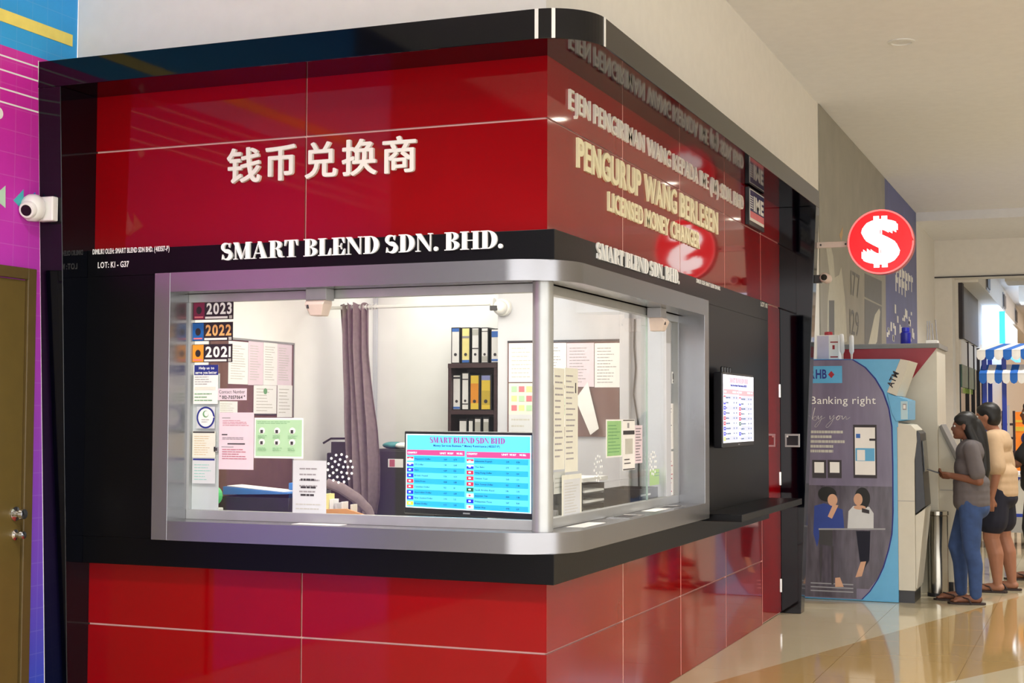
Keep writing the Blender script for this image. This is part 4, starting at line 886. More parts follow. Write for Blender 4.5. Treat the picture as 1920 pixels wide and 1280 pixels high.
add('seat', MB().box(-1.2, y0, .5, -.8, y1, .57), 'plasticb', t, bevel=.02)
add('column', MB().lathe([(.03, .1), (.03, .5)], (-1.0, (y0 + y1) / 2, 0)), 'darkgrey', t); add('base_star', MB().box(-1.28, (y0 + y1) / 2 - .02, .05, -.72, (y0 + y1) / 2 + .02, .09).box(-1.02, (y0 + y1) / 2 - .28, .05, -.98, (y0 + y1) / 2 + .28, .09), 'plasticb', t)
add('armrest', MB().tube([(-.85, y0 + .03, .9), (-.7, y0 + .03, 1.02), (-.66, y0 + .1, 1.03), (-.68, y0 + .2, .98)], .022, 10), 'plasticb', t, smooth='auto')
y0, y1, zt_ = side_box(1168, 1192, 905, -.4, .2)
t = thing('hand_sanitiser_bottle', (-.42, (y0 + y1) / 2, .985), 'clear pump bottle beside the black box behind the side glass', 'bottle')
add('bottle_body', MB().lathe([(.035, .985), (.038, 1.0), (.038, 1.07), (.015, 1.09), (.014, 1.1)], (-.42, (y0 + y1) / 2, 0), 18), 'papergrey', t, smooth='auto'); add('pump', MB().lathe([(.016, 1.1), (.016, 1.112), (.006, 1.114), (.006, 1.13)], (-.42, (y0 + y1) / 2, 0), 12).box(-.455, (y0 + y1) / 2 - .006, 1.128, -.41, (y0 + y1) / 2 + .006, 1.138), 'plasticw', t)
y0, y1, zt_ = side_box(1196, 1262, 912, -.1, .2)
t = thing('black_box', (-.2, (y0 + y1) / 2, .985), 'open black cash box with a pale strip at the end of the side window', 'box')
y1 = min(y1, 2.07)
add('box_walls', MB().box(-.3, y0, .985, -.09, y1, .993).box(-.3, y0, .985, -.29, y1, zt_).box(-.1, y0, .985, -.09, y1, zt_).box(-.29, y0, .985, -.1, y0 + .01, zt_).box(-.29, y1 - .01, .985, -.1, y1, zt_), 'plasticb', t)
add('label_strip', MB().box(-.09, y0 + .02, zt_ - .04, -.0885, y1 - .15, zt_ - .03), 'paper', t)
y0, y1, zt_ = side_box(1046, 1052, 952, -.1, .2)
add('paper_clip_stand', MB().prism([(y0, .985), (y1 + .03, .985), (y1 + .02, 1.05), (y1, 1.05)], -.16, -.12, 'x'), 'plasticg', label='small grey wedge stand next to the corner post', cat='stand', bevel=.002)
# coin trays let into the sill and loose slips on it
for (px, py, k) in ((1188, 968, 'near the middle of the side sill'), (1250, 950, 'towards the end of the side sill')):
    q = PZ(px, py, OB + .002); t = thing('cash_tray', (q.x, q.y, OB), 'shallow steel cash dish ' + k, 'tray')
    add('rim', MB().rings([[Vector((.03 + a * sx, q.y + b * sy, z)) for a, b in ((-1, -1), (1, -1), (1, 1), (-1, 1))] for sx, sy, z in ((.06, .13, OB + .0005), (.06, .13, OB + .004), (.05, .12, OB + .004), (.045, .11, OB + .001))], caps=False), 'chrome', t)
    add('dish', MB().box(-.015, q.y - .11, OB + .0004, .075, q.y + .11, OB + .0012), 'darkgrey', t)
for (a, b, c, d, k) in ((-.015, .30, .07, .62, 'by the corner post'), (-.02, 1.5, .06, 1.75, 'between the two cash dishes')):
    add('paper_slip', MB().box(a, b, OB + .0003, c, d, OB + .0012), 'paper', label='white paper slip on the side sill ' + k, cat='paper')
add('paper_slip', MB().box(-1.25, -.06, OB + .0003, -1.0, .02, OB + .0015), 'paper', label='thin white paper slip on the front sill', cat='paper')

# ================================================================== ON THE BOOTH OUTSIDE
def fin_y(z): return -.147 - (Q - .147) * z / ZS          # front edge of the left fin
z = 2.5; yf = fin_y(z)
t = thing('security_camera', (-2.5, yf, z), 'white turret camera on the black fin beside the purple wall', 'camera')
add('base_plate', MB().box(-2.555, yf - .045, z - .06, -2.46, yf - .001, z + .06), 'plasticw', t, bevel=.006)
add('turret', MB().ball((-2.545, yf - .085, z), (.062, .062, .07)), 'plasticw', t, smooth=True)
ax = Vector((.2, -.93, -.3)).normalized(); c = Vector((-2.545, yf - .085, z))
add('snout', MB().tube([c + ax * .02, c + ax * .06, c + ax * .07], [.045, .043, .036], 20), 'plasticw', t, smooth='auto')
add('lens', MB().tube([c + ax * .0695, c + ax * .073], [.028, .026], 20), 'lens', t)
# IME sign
im = thing('remittance_sign', (.02, 4.2, 2.84), 'small framed navy and pink IME sign high on the red side wall', 'sign')
Mi = face_R(0)
add('frame', MB().box(3.955, 2.83, 0, 4.455, 3.095, .03), 'plasticb', im, Mx=Mi, bevel=.003)
add('navy_print', MB().box(3.975, 2.93, .03, 4.435, 3.08, .0315), 'navy', im, Mx=Mi)
add('pink_print', MB().box(3.975, 2.875, .03, 4.435, 2.93, .0315), 'pinkp', im, Mx=Mi); add('white_print', MB().box(3.975, 2.862, .03, 4.435, 2.882, .032), 'paper', im, Mx=Mi)
mb = MB(); text_line(mb, 'IME', 4.09, 2.945, .1, .033, w=.33, bold=.04); add('sign_letters', mb, 'white_letter', im, Mx=Mi)
mb = MB()
for k in range(6): mb.box(3.985, 2.95 + k * .016, .0315, 4.07, 2.957 + k * .016, .0325)
add('speed_lines', mb, 'white_letter', im, Mx=Mi); add('white_border', MB().box(3.972, 3.078, .03, 4.438, 3.084, .033).box(3.97, 2.86, .03, 3.976, 3.084, .033), 'white_letter', im, Mx=Mi)
# switch plate on the side fin
q0, q1, q2, q3 = rF(1472, 813, 1500, 838, YE)
t = thing('access_panel', ((q0 + q1) / 2, YE, q2), 'small grey framed key switch on the black fin near the ledge', 'switch')
add('plate', MB().box(q0, q2, 0, q1, q3, .008), 'alu', t, Mx=face_F(YE), bevel=.002); add('dark_window', MB().box(q0 + .015, q2 + .015, .008, q1 - .012, q3 - .015, .01), 'plasticb', t, Mx=face_F(YE)); add('indicator', MB().lathe([(.008, .008), (.008, .013)], (q0 + .02, q3 - .02, 0), 10), 'white_letter', t, Mx=face_F(YE))
# lit dollar sign on a bracket
ys = 5.24; c = PY(1651, 453, ys - .06)
ds = thing('dollar_sign', (c.x, ys, c.z - .245), 'round lit red sign with a white dollar symbol on a side bracket', 'sign')
Rr = .245; Fs = face_F(ys - .06)
add('drum', MB().lathe([(Rr, -.11), (Rr, -.002), (Rr - .012, 0)], (c.x, c.z, 0), 48), 'rimred', ds, Mx=Fs, smooth='auto')
add('rim_ring', MB().prism((_ring(c.x, c.z, Rr, Rr, Rr - .012, Rr - .012, 0, 360, 48))[:-1], 0, .004), emi('lit_rim', (255, 110, 110), .9), ds, Mx=Fs)
add('red_face', MB().lathe([(Rr - .012, 0), (Rr - .012, .002)], (c.x, c.z, 0), 48), 'neonred', ds, Mx=Fs)
g = glyph('S', 0, .075); b = bbox(g); mb = MB(); sx, sy = .285 / (b[1] - b[0]), .345 / (b[3] - b[2])
glyph_into(mb, g, sx, sy, c.x - .1425 - b[0] * sx, c.z - .1725 - b[2] * sy, .002, .004)
for x_ in (-.03, .03): mb.box(c.x + x_ - .021, c.z + .12, .002, c.x + x_ + .021, c.z + .195, .0068).box(c.x + x_ - .021, c.z - .195, .002, c.x + x_ + .021, c.z - .12, .0068)
mb.box(c.x - .012, c.z - .1, .002, c.x - .003, c.z + .1, .0068).box(c.x + .003, c.z - .1, .002, c.x + .012, c.z + .1, .0068)
add('dollar_symbol', mb, 'neonwhite', ds, Mx=Fs)
add('bracket_arm', MB().box(.1, ys - .0, c.z - .022, c.x - .2, ys + .03, c.z + .022), 'plasticp', ds, bevel=.002)
for x in (.3, c.x - .27): add('bolt', MB().lathe([(.008, -.004), (.008, .002)], (x, c.z, 0), 8), 'ink', ds, Mx=face_F(ys))
# small camera under the sign
q = PY(1546, 523, 5.24)
t = thing('security_camera', (q.x, 5.24, q.z), 'small bullet camera on the fin below the dollar sign', 'camera')
add('mount', MB().box(.18, 5.2, q.z - .03, q.x - .02, 5.26, q.z + .03), 'darkgrey', t, bevel=.004)
add('body', MB().lathe([(.03, 5.1), (.038, 5.12), (.038, 5.24), (.03, 5.26)], (q.x + .02, 0, q.z), 20, 'y'), 'plasticp', t, smooth='auto'); add('lens', MB().lathe([(.024, 5.095), (.024, 5.1)], (q.x + .02, 0, q.z), 16, 'y'), 'lens', t)

# ================================================================== CASH MACHINES
YA = 6.1
def P2(l, y): return [(PY(a, b, y).x, PY(a, b, y).z) for a, b in l]
at = thing('cash_machine', (.45, 6.5, 0), 'sky blue bank cash machine surround with a tall printed side panel', 'cash machine')
blue_out = P2([(1490, 673), (1688, 673), (1663, 735), (1682, 745), (1684, 800), (1684, 1130)], YA)
blue_out = [(-.0, blue_out[0][1])] + [p for p in blue_out[1:5]] + [(.752, 1.41), (.752, 0.002), (0.0, .002)]
add('side_panel', MB().prism(blue_out, YA, YA + .05, 'y'), 'skyblue', at, label='sky blue side panel', bevel=.003)
dark = [(-.0, 1.957), (.40, 1.957)] + [(.50, 1.893), (.58, 1.80), (.642, 1.69), (.685, 1.56), (.708, 1.41), (.712, 1.1), (.710, .724), (.70, .55), (.672, .42), (.63, .28), (.586, .184), (.52, .08), (.457, .014), (0, .014)]
add('panel_border', MB().prism([(x + (.010 if x > .01 else 0), z_ + (.005 if z_ > 1 else 0)) for x, z_ in dark], YA - .004, YA, 'y'), 'inkblue', at)
pa = add('printed_panel', MB().prism(dark, YA - .008, YA - .004, 'y'), 'poster', at, label='dark printed panel advertising banking with two seated people')
fa = face_F(YA - .008)
def pr(nm, mb, m): add(nm, mb, m, pa, Mx=fa)
def prect(px0, py0, px1, py1, d=.001): u0, u1, v0, v1 = rF(px0, py0, px1, py1, YA - .008); return MB().box(u0, v0, 0, u1, v1, d)
def ptext(px0, py0, px1, py1, s, m, bold=0, d=.0016): 
    u0, u1, v0, v1 = rF(px0, py0, px1, py1, YA - .008); mb = MB(); text_line(mb, s, u0, v0, v1 - v0, d, w=u1 - u0, bold=bold); pr('print_text', mb, m)
pr('dark_foot', prect(1500, 1100, 1606, 1119, .0006), 'posterdark')
pr('logo_plate', prect(1516, 686, 1579, 718), 'skyblue')
ptext(1518, 692, 1550, 709, 'RHB', 'inkblue', .03)
u, v = PY(1559, 702, YA).x, PY(1559, 702, YA).z
pr('logo_diamond', MB().prism([(u - .026, v), (u, v - .03), (u + .026, v), (u, v + .03)], 0, .0018), 'atmred')
ptext(1520, 742, 1642, 757, 'Banking right', 'white_letter'); 
def script(px0, py0, words):
    """thin handwritten strokes"""
    mb = MB()
    for st in words:
        pts = [(PY(px0 + a, py0 + b, YA - .008).x, PY(px0 + a, py0 + b, YA - .008).z) for a, b in st]; cr_ = []
        for i in range(len(pts) - 1):
            p0, p1, p2, p3 = (pts[max(0, min(len(pts) - 1, i + o))] for o in (-1, 0, 1, 2))
            for s_ in (0, .25, .5, .75): cr_.append(Vector([.5 * (2 * p1[c] + (p2[c] - p0[c]) * s_ + (2 * p0[c] - 5 * p1[c] + 4 * p2[c] - p3[c]) * s_ ** 2 + (3 * p1[c] - p0[c] - 3 * p2[c] + p3[c]) * s_ ** 3) for c in (0, 1)] + [.001]))
        mb.tube(cr_ + [Vector(pts[-1] + (.001,))], .0042, 6, .25)
    pr('script_words', mb, 'white_letter')
script(1523, 786, [[(5, -22), (2, -10), (0, 0), (5, -6), (9, -3), (6, 2), (1, 0)], [(11, -7), (12, 0), (18, -7), (15, 4), (8, 14), (5, 12), (14, 2), (24, -4)], [(33, -7), (34, 0), (41, -8), (37, 5), (29, 15), (26, 12), (36, 2), (45, -5)], [(49, -7), (45, -2), (48, 1), (52, -4), (49, -7), (56, -6)], [(56, -7), (57, 0), (63, -6), (64, 0), (71, -4)]])
for k in range(5): pr('small_text', print_rows(*(rF(1520, 806 + k * 9, 1586, 813 + k * 9, YA)[:2]), *rF(1520, 806 + k * 9, 1586, 813 + k * 9, YA)[2:], 1, .022, .0012, k), 'ltgrey')
for px in (1523, 1552): pr('code_plate', prect(px, 862, px + 26, 896), 'ink'); pr('code_blank', prect(px + 4, 866, px + 22, 886, .0016), 'paper')
pr('phone_picture', prect(1600, 796, 1644, 896), 'ink'); pr('phone_screen', prect(1603, 801, 1641, 890, .0016), 'paper')
pr('phone_block', prect(1605, 813, 1613, 821, .0022), 'bluespine'); pr('phone_block', prect(1604, 840, 1640, 864, .0022), 'skyblue'); pr('phone_block', prect(1607, 843, 1622, 863, .0026), 'paper'); pr('phone_block', prect(1630, 822, 1641, 826, .0022), 'ink')
def pov(px, py, rx, ry, m, d, nm='figure_print'):
    q = PY(px, py, YA - .008); k = .00444; pr(nm, MB().prism([(q.x + rx * k * math.cos(a * .2618), q.z + ry * k * math.sin(a * .2618)) for a in range(24)], 0, d), m)
def ppoly(l, m, d, nm='figure_print'): pr(nm, MB().prism([(PY(a, b, YA - .008).x, PY(a, b, YA - .008).z) for a, b in l], 0, d), m)
bl = mat('royal_blue_print', (36, 60, 140), .5); sk = mat('tan_skin_print', (206, 160, 132), .5)
pr('scene_print', MB().prism([(0, .93), (.709, .93)] + [p for p in dark if p[1] < .93 and p[0] > 0 and p[1] > .1] + [(.52, .1), (0, .1)], 0, .0005), 'posterdark')
ppoly([(1527, 948), (1545, 943), (1580, 955), (1583, 990), (1540, 990), (1532, 1025), (1525, 1000)], bl, .0012); pov(1551, 926, 17, 14, 'hair', .0014); pov(1561, 937, 9, 11, sk, .0018); ppoly([(1552, 968), (1562, 945), (1572, 947), (1560, 972)], sk, .002)
ppoly([(1589, 990), (1591, 958), (1600, 948), (1630, 950), (1638, 962), (1638, 990)], 'papergrey', .0012); pov(1617, 934, 14, 20, 'hair', .0014); pov(1609, 936, 8, 11, sk, .0018); pov(1612, 951, 11, 4, sk, .0018); ppoly([(1616, 952), (1630, 956), (1630, 963), (1616, 960)], 'ink', .0022)
ppoly([(1535, 990), (1660, 990), (1660, 993), (1535, 993)], 'plasticg', .0014, 'table_print'); ppoly([(1536, 993), (1561, 993), (1561, 1024), (1536, 1020)], 'darkgrey', .0014, 'table_print'); ppoly([(1538, 1024), (1542, 1024), (1540, 1090), (1537, 1090)], 'ink', .0016, 'table_print'); ppoly([(1558, 1024), (1563, 1024), (1563, 1095), (1559, 1095)], 'ink', .0016, 'table_print')
ppoly([(1605, 995), (1632, 995), (1630, 1050), (1618, 1070), (1612, 1050)], 'navyshort', .001); ppoly([(1614, 1053), (1624, 1052), (1616, 1080), (1604, 1082)], sk, .0014); ppoly([(1566, 1083), (1575, 1082), (1582, 1100), (1566, 1100)], sk, .0014)
for k in range(3): pr('floor_line', prect(1520, 1093 + 7 * k, 1600, 1095 + 7 * k, .0012), 'plasticg')
# body and front of the first machine
zt_ = 1.41
body = [(.752, .1), (.885, .1), (.885, 1.14), (.905, 1.3), (.90, 1.39), (.86, 1.43), (.752, 1.447)]
add('machine_body', MB().prism(body, YA + .005, YA + .48, 'y'), 'atmw', at, bevel=.004)
add('plinth', MB().box(.752, YA + .03, 0, .875, YA + .46, .1), 'plasticb', at)
add('seam_line', MB().box(.752, YA + .003, .815, .885, YA + .0055, .819), 'plasticg', at)
add('front_door', MB().prism([(.886, .12), (.895, .12), (.965, .76), (.886, .70)], YA + .02, YA + .46, 'y'), 'atmw', at, bevel=.003)
add('screen_fascia', MB().prism([(.886, .71), (.965, .775), (.93, 1.36), (.905, 1.385), (.886, 1.2)], YA + .03, YA + .46, 'y'), 'plasticb', at, bevel=.004)
add('screen_glass', MB().prism([(.951, 1.05), (.957, 1.05), (.942, 1.3), (.936, 1.3)], YA + .1, YA + .4, 'y'), 'lens', at)
# header piece with letters
hdr = P2([(1688, 673), (1705, 676), (1681, 742), (1663, 735)], YA)
add('header_plate', MB().prism(hdr, YA - .002, YA + .6, 'y'), 'atmw', at, bevel=.002)
mb = MB(); text_line(mb, 'ATM', 0, 0, .05, .001, w=.13, bold=.03)
a_ = Vector((PY(1673, 727, YA).x, YA - .0025, PY(1673, 727, YA).z)); b_ = Vector((PY(1690, 690, YA).x, YA - .0025, PY(1690, 690, YA).z)); dx = (b_ - a_).normalized()
up = Vector((-dx.z, 0, dx.x))
add('header_letters', mb, 'ink', at, Mx=Matrix(((dx.x, up.x, 0, a_.x), (0, 0, -1, a_.y), (dx.z, up.z, 0, a_.z), (0, 0, 0, 1))))
bu = P2([(1663, 737), (1682, 743), (1703, 750), (1703, 787), (1680, 790), (1672, 775)], YA)
add('lamp_box', MB().prism(bu, YA - .01, YA + .5, 'y'), 'skyblue', at, bevel=.004); 
q0, q1, q2, q3 = rF(1689, 752, 1702, 786, YA - .01); add('lamp_window', MB().box(q0, q2, 0, q1, q3, .003), mat('ice_blue_plastic', (176, 206, 216), .3), at, Mx=face_F(YA - .01)); add('lamp_mark', MB().box(q0 + .015, q3 - .07, .003, q1 - .01, q3 - .02, .004), 'plasticg', at, Mx=face_F(YA - .01)); add('lamp_mark', MB().box(q0 + .02, q3 - .06, .004, q1 - .016, q3 - .03, .005), 'paper', at, Mx=face_F(YA - .01))
# second machine behind, with red header
YB = 6.85
a2 = thing('cash_machine', (.6, 7.2, 0), 'cream cash machine surround with a crimson header behind the blue one', 'cash machine')
xr = PY(1757, 700, YB).x; zt = PY(1690, 653, YB).z; zc = PY(1690, 644, YB).z
add('side_panel', MB().box(.004, YB + .004, .0, xr, YB + .75, zt), 'atmw', a2, bevel=.003)
add('red_header', MB().prism([(0.0, zt), (xr, zt), (PY(1686, 740, YB).x, PY(1686, 740, YB).z), (PY(1670, 690, YB).x, PY(1670, 690, YB).z), (0.0, PY(1600, 690, YB).z)], YB, YB + .004, 'y'), 'atmred', a2)
add('top_cap', MB().box(0, YB - .01, zt, xr + .02, YB + .78, zc), 'greytop', a2, bevel=.003)
x0_ = xr; z_ = lambda py: PY(1780, py, YB).z
add('machine_front', MB().prism([(xr, .1), (xr + .12, .1), (xr + .17, z_(955)), (xr + .18, z_(880)), (xr + .02, z_(797)), (xr, z_(797))], YB + .03, YB + .4, 'y'), 'atmw', a2, bevel=.004)
add('hood', MB().prism([(xr + .01, z_(800)), (xr + .03, z_(795)), (xr + .2, z_(872)), (xr + .185, z_(885))], YB + .0, YB + .42, 'y'), 'greytop', a2, bevel=.004)
add('seam_line', MB().box(xr + .01, YB + .024, z_(919) - .002, xr + .17, YB + .0301, z_(919) + .002), 'plasticg', a2)
add('plinth', MB().box(xr, YB + .04, 0, xr + .11, YB + .38, .1), 'plasticb', a2)
# stainless bin
q0, q1 = PZ(1743, 1115, 0), PZ(1779, 1115, 0)
t = thing('waste_bin', ((q0.x + q1.x) / 2, 6.8, 0), 'stainless steel waste bin between the cash machine and the woman', 'bin')
zt = PY(1760, 960, 6.72).z
add('body', MB().lathe([(.085, .03), (.085, zt - .03), (.08, zt - .02)], ((q0.x + q1.x) / 2 - .0, 6.7, 0), 32), 'binsteel', t, smooth='auto'); add('base_ring', MB().lathe([(.088, 0), (.088, .03)], ((q0.x + q1.x) / 2, 6.7, 0), 32), 'plasticb', t); add('rim', MB().lathe([(.075, zt - .02), (.09, zt - .02), (.09, zt + .012), (.075, zt + .012)], ((q0.x + q1.x) / 2, 6.7, 0), 32), 'binsteel', t, smooth='auto')
# things standing on the surrounds
z0 = 1.957
u0, u1, v0, v1 = rF(1531, 628, 1573, 673, 6.3)
t = thing('white_carton', ((u0 + u1) / 2, 6.35, z0), 'white carton with a red cap on top of the blue surround', 'carton')
um = PY(1554, 650, 6.3).x
add('carton_body', MB().box(u0, 6.3, z0 + .004, u1, 6.45, v1), 'plasticw', t, bevel=.004); add('cap', MB().lathe([(.035, v1), (.035, v1 + .025), (.03, v1 + .03)], (u0 + .09, 6.36, 0), 18), 'atmred', t, smooth='auto')
add('grey_side_print', MB().box(u0 + .006, z0 + .01, 0, um, v1 - .006, .001), mat('lilac_grey_print', (186, 182, 204), .5), t, Mx=face_F(6.3)); add('print_mark', MB().box(um + .012, v1 - .065, 0, u1 - .008, v1 - .055, .0012).box(um + .03, v1 - .12, 0, u1 - .035, v1 - .085, .0012).box(um + .012, z0 + .03, 0, u1 - .008, z0 + .04, .0012), 'atmred', t, Mx=face_F(6.3))
add('surround_top', MB().box(0, YA + .05, 1.93, .74, YA + .6, z0), 'skyblue', at, bevel=.003)
for k, (px, py, lean) in enumerate(((1580, 668, -.04), (1597, 670, -.006))):
    q = PY(px, py, 6.22); h = PY(px, 618 if k == 0 else 623, 6.22).z - q.z; b_ = Vector((q.x, 6.22, z0 + .001)); d = Vector((lean, 0, 1)).normalized()
    t = thing('sealant_tube', tuple(b_), ('leaning' if k == 0 else 'upright') + ' translucent sealant nozzle tube on top of the blue surround', 'tube', 'sealant tubes on the blue surround')
    add('nozzle', MB().tube([b_, b_ + d * h * .25], [.006, .01], 12), 'plasticp', t, smooth='auto'); add('barrel', MB().tube([b_ + d * h * .25, b_ + d * h * .36, b_ + d * h * .94, b_ + d * h], [.01, .02, .019, .012], 14), 'papergrey', t, smooth='auto')
q = PY(1697, 643, 7.0); zc2 = zc + .001
t = thing('blue_jar', (q.x, 7.05, zc2), 'dark blue plastic jar standing on the crimson header', 'jar')
add('jar_body', MB().lathe([(.042, zc2), (.044, zc2 + .004), (.044, zc2 + .1), (.03, zc2 + .112)], (q.x, 7.05, 0), 24), mat('ultramarine_plastic', (24, 30, 150), .35), t, smooth='auto'); add('lid', MB().lathe([(.034, zc2 + .112), (.034, zc2 + .145), (.03, zc2 + .148)], (q.x, 7.05, 0), 24), mat('ultramarine_lid', (30, 38, 170), .35), t, smooth='auto')
q = PY(1745, 646, 7.0)
t = thing('network_router', (q.x, 7.05, zc2), 'small router with upright antennas at the end of the crimson header', 'router')
add('case', MB().box(q.x - .04, 6.98, zc2, q.x + .06, 7.1, zc2 + .03), 'plasticw', t, bevel=.004)
for (dx_, ln) in ((-.03, .17), (-.012, .17), (.02, .15), (.05, .18)): add('antenna', MB().tube([(q.x + dx_, 7.04, zc2 + .03), (q.x + dx_ + (.0 if dx_ < 0 else -.012), 7.04, zc2 + .03 + ln)], .005, 8), 'plasticg', t, smooth='auto')

# ================================================================== KIOSK AND SHOPS FURTHER BACK
YK = 11.5
def kx(px): return PY(px, 800, YK).x
def kz(py): return PY(1870, py, YK).z
ks = thing('drinks_kiosk', (kx(1905), YK + .6, 0), 'small kiosk with a two tier blue and white striped awning', 'kiosk')
def awning(pxl, pyt, pyb, depth, slope, n, first, px_w):
    for i in range(n):
        a, b = pxl + i * px_w, pxl + (i + 1) * px_w
        x0, x1 = kx(a), kx(b); zb, zt_ = kz(pyb), kz(pyt); m = 'awnb' if (i + first) % 2 == 0 else 'awnw'
        mb = MB(); w_ = x1 - x0
        sh = slope
        prof = [(x0, zb), (x0 + .15 * w_, zb - .03), (x0 + .5 * w_, zb - .045), (x1 - .15 * w_, zb - .03), (x1, zb), (x1, zb + .07), (x0, zb + .07)]
        mb.prism(prof, YK, YK + .008, 'y')
        mb.rings([[Vector((x0, YK, zb + .068)), Vector((x1, YK, zb + .068)), Vector((x1, YK, zb + .076)), Vector((x0, YK, zb + .076))], [Vector((x0 + sh, YK + depth, zt_)), Vector((x1 + sh, YK + depth, zt_)), Vector((x1 + sh, YK + depth, zt_ + .008)), Vector((x0 + sh, YK + depth, zt_ + .008))]])
        add('awning_stripe', mb, m, ks)
awning(1833, 640, 668, .7, .16, 8, 1, 16.5)
awning(1837, 684, 712, .12, .02, 8, 0, 14.5)
add('awning_end', MB().prism([(YK, kz(668)), (YK + .7, kz(640)), (YK + .7, kz(668))], kx(1833), kx(1833) + .01, 'x'), 'awnw', ks)
bp = mat('royal_blue_paint', (28, 58, 170), .35)
for px in (1842, 1879, 1960): add('post', MB().box(kx(px), YK + .05, .12, kx(px) + .05, YK + .1, kz(668)), bp, ks, bevel=.004)
for px in (1842, 1960): add('post', MB().box(kx(px), YK + 1.0, .12, kx(px) + .05, YK + 1.05, kz(668)), bp, ks, bevel=.004)
add('counter_front', MB().box(kx(1842), YK + .02, kz(964), kx(1965), YK + .05, kz(893)), 'plasticw', ks); add('counter_top', MB().box(kx(1838), YK - .06, kz(893), kx(1970), YK + 1.1, kz(888)), 'plasticw', ks, bevel=.004)
add('foot_rail', MB().box(kx(1842), YK + .01, kz(968), kx(1965), YK + .06, kz(962)), bp, ks)
mb = MB()
for i in range(16):
    x0 = kx(1842 + i * 7.7); x1 = kx(1842 + (i + 1) * 7.7); mb.prism([(x0, kz(892)), (x1, kz(892)), (x1, kz(896)), ((x0 + x1) / 2, kz(901)), (x0, kz(896))], YK + .01, YK + .02, 'y')
add('scalloped_trim', mb, bp, ks)
for px in (1850, 1950): add('wheel', MB().lathe([(.11, -.02), (.11, .02)], (YK + .2, .11, 0), 20).mesh('w', Matrix(((0, 0, 1, kx(px)), (1, 0, 0, 0), (0, 1, 0, 0), (0, 0, 0, 1)))), 'plasticb', ks)
add('kiosk_cabinet', MB().box(kx(1846), YK + .5, .15, kx(1960), YK + 1.0, kz(893)), 'plasticw', ks)
# rack and poster behind the kiosk
rk = thing('display_rack', (kx(1890), 14.2, 0), 'brown slatted display rack standing behind the kiosk', 'rack')
xa, xb = PY(1878, 800, 14.2).x, PY(1899, 800, 14.2).x
for x in (xa, xb): add('upright', MB().box(x, 14.2, 0, x + .03, 14.25, PY(1890, 770, 14.2).z), 'wood', rk)
for k in range(7): add('shelf_slat', MB().box(xa, 14.15, .3 + k * .18, xb + .03, 14.3, .33 + k * .18), 'wood', rk)
add('sign_board', MB().box(PY(1889, 800, 14.1).x, 14.1, .55, PY(1893, 800, 14.1).x, 14.12, PY(1890, 760, 14.1).z), 'plasticw', rk)
po = thing('orange_poster_stand', (PY(1930, 800, 15).x, 15, 0), 'orange poster stand at the picture edge behind the kiosk', 'poster')
xa = PY(1904, 800, 15).x
add('board', MB().box(xa, 15, .4, xa + .9, 15.05, PY(1910, 772, 15).z), mat('glowing_orange_print', (244, 132, 34), .5, emit=.25), po); add('stripe', MB().box(xa, 14.995, 1.3, xa + .9, 15.0, 1.36), 'yellow', po); add('stripe', MB().box(xa, 14.995, 1.42, xa + .9, 15.0, 1.45), 'yellow', po); add('logo_patch', MB().lathe([(.1, 14.99), (.1, 14.995)], (xa + .17, 0, 1.2), 20, 'y'), 'navy', po); add('feet', MB().box(xa + .05, 14.9, 0, xa + .1, 15.2, .05).box(xa + .8, 14.9, 0, xa + .85, 15.2, .05).box(xa + .05, 15, .05, xa + .1, 15.05, .4).box(xa + .8, 15, .05, xa + .85, 15.05, .4), 'plasticb', po)  # orange board print is given a faint glow of its own, no lamp
# shopfront along the far left side of the corridor
XS = .3; fs_ = face_R(XS)
sf = thing('far_shopfront', (XS, 20, 0), 'dark glass shopfront with a dark sign panel beyond the cream pier', 'shopfront')
add('sign_panel', MB().box(17.45, 2.73, 0, 21.1, 3.56, .03), mat('grey_brown_panel', (98, 94, 86), .5, vary=.12, scale=2), sf, Mx=fs_); add('panel_edge', MB().box(17.42, 2.7, 0, 17.7, 3.58, .06), 'ink', sf, Mx=fs_)
dg = mat('dark_shop_glass', (46, 58, 62), .06, vary=.3, scale=2); 
for k in range(4): add('glass_pane', MB().box(17.45 + k * 1.2, .1, 0, 18.6 + k * 1.2, 2.3, .02), dg, sf, Mx=fs_); add('mullion', MB().box(18.6 + k * 1.2, 0, 0, 18.65 + k * 1.2, 2.7, .05), 'ink', sf, Mx=fs_)
add('white_band', MB().box(17.45, 2.3, 0, 20.2, 2.68, .03), 'wall', sf, Mx=fs_); add('green_band', MB().box(17.45, 1.95, .02, 20.2, 2.3, .04), mat('dark_green_print', (62, 104, 84), .4, vary=.4, scale=6), sf, Mx=fs_)
mb = MB(); 
for i in range(8): add('lime_letter', MB().box(17.6 + .24 * i, 1.86, .04, 17.66 + .24 * i, 1.94, .045), 'lime', sf, Mx=fs_)
ns = thing('lit_shop_sign', (XS + .3, 25, 2.85), 'glowing white shop sign with cyan edge far down the corridor', 'sign')
add('light_box', MB().box(22.6, 2.8, .0, 28.2, 3.42, .35), emi('sign_white_glow', (236, 246, 255), 2.2), ns, Mx=fs_); add('cyan_edge', MB().box(22.5, 2.7, .3, 22.62, 3.45, .4).box(22.3, 2.7, .3, 28.4, 2.8, .4), emi('sign_cyan_glow', (60, 170, 255), 1.6), ns, Mx=fs_)
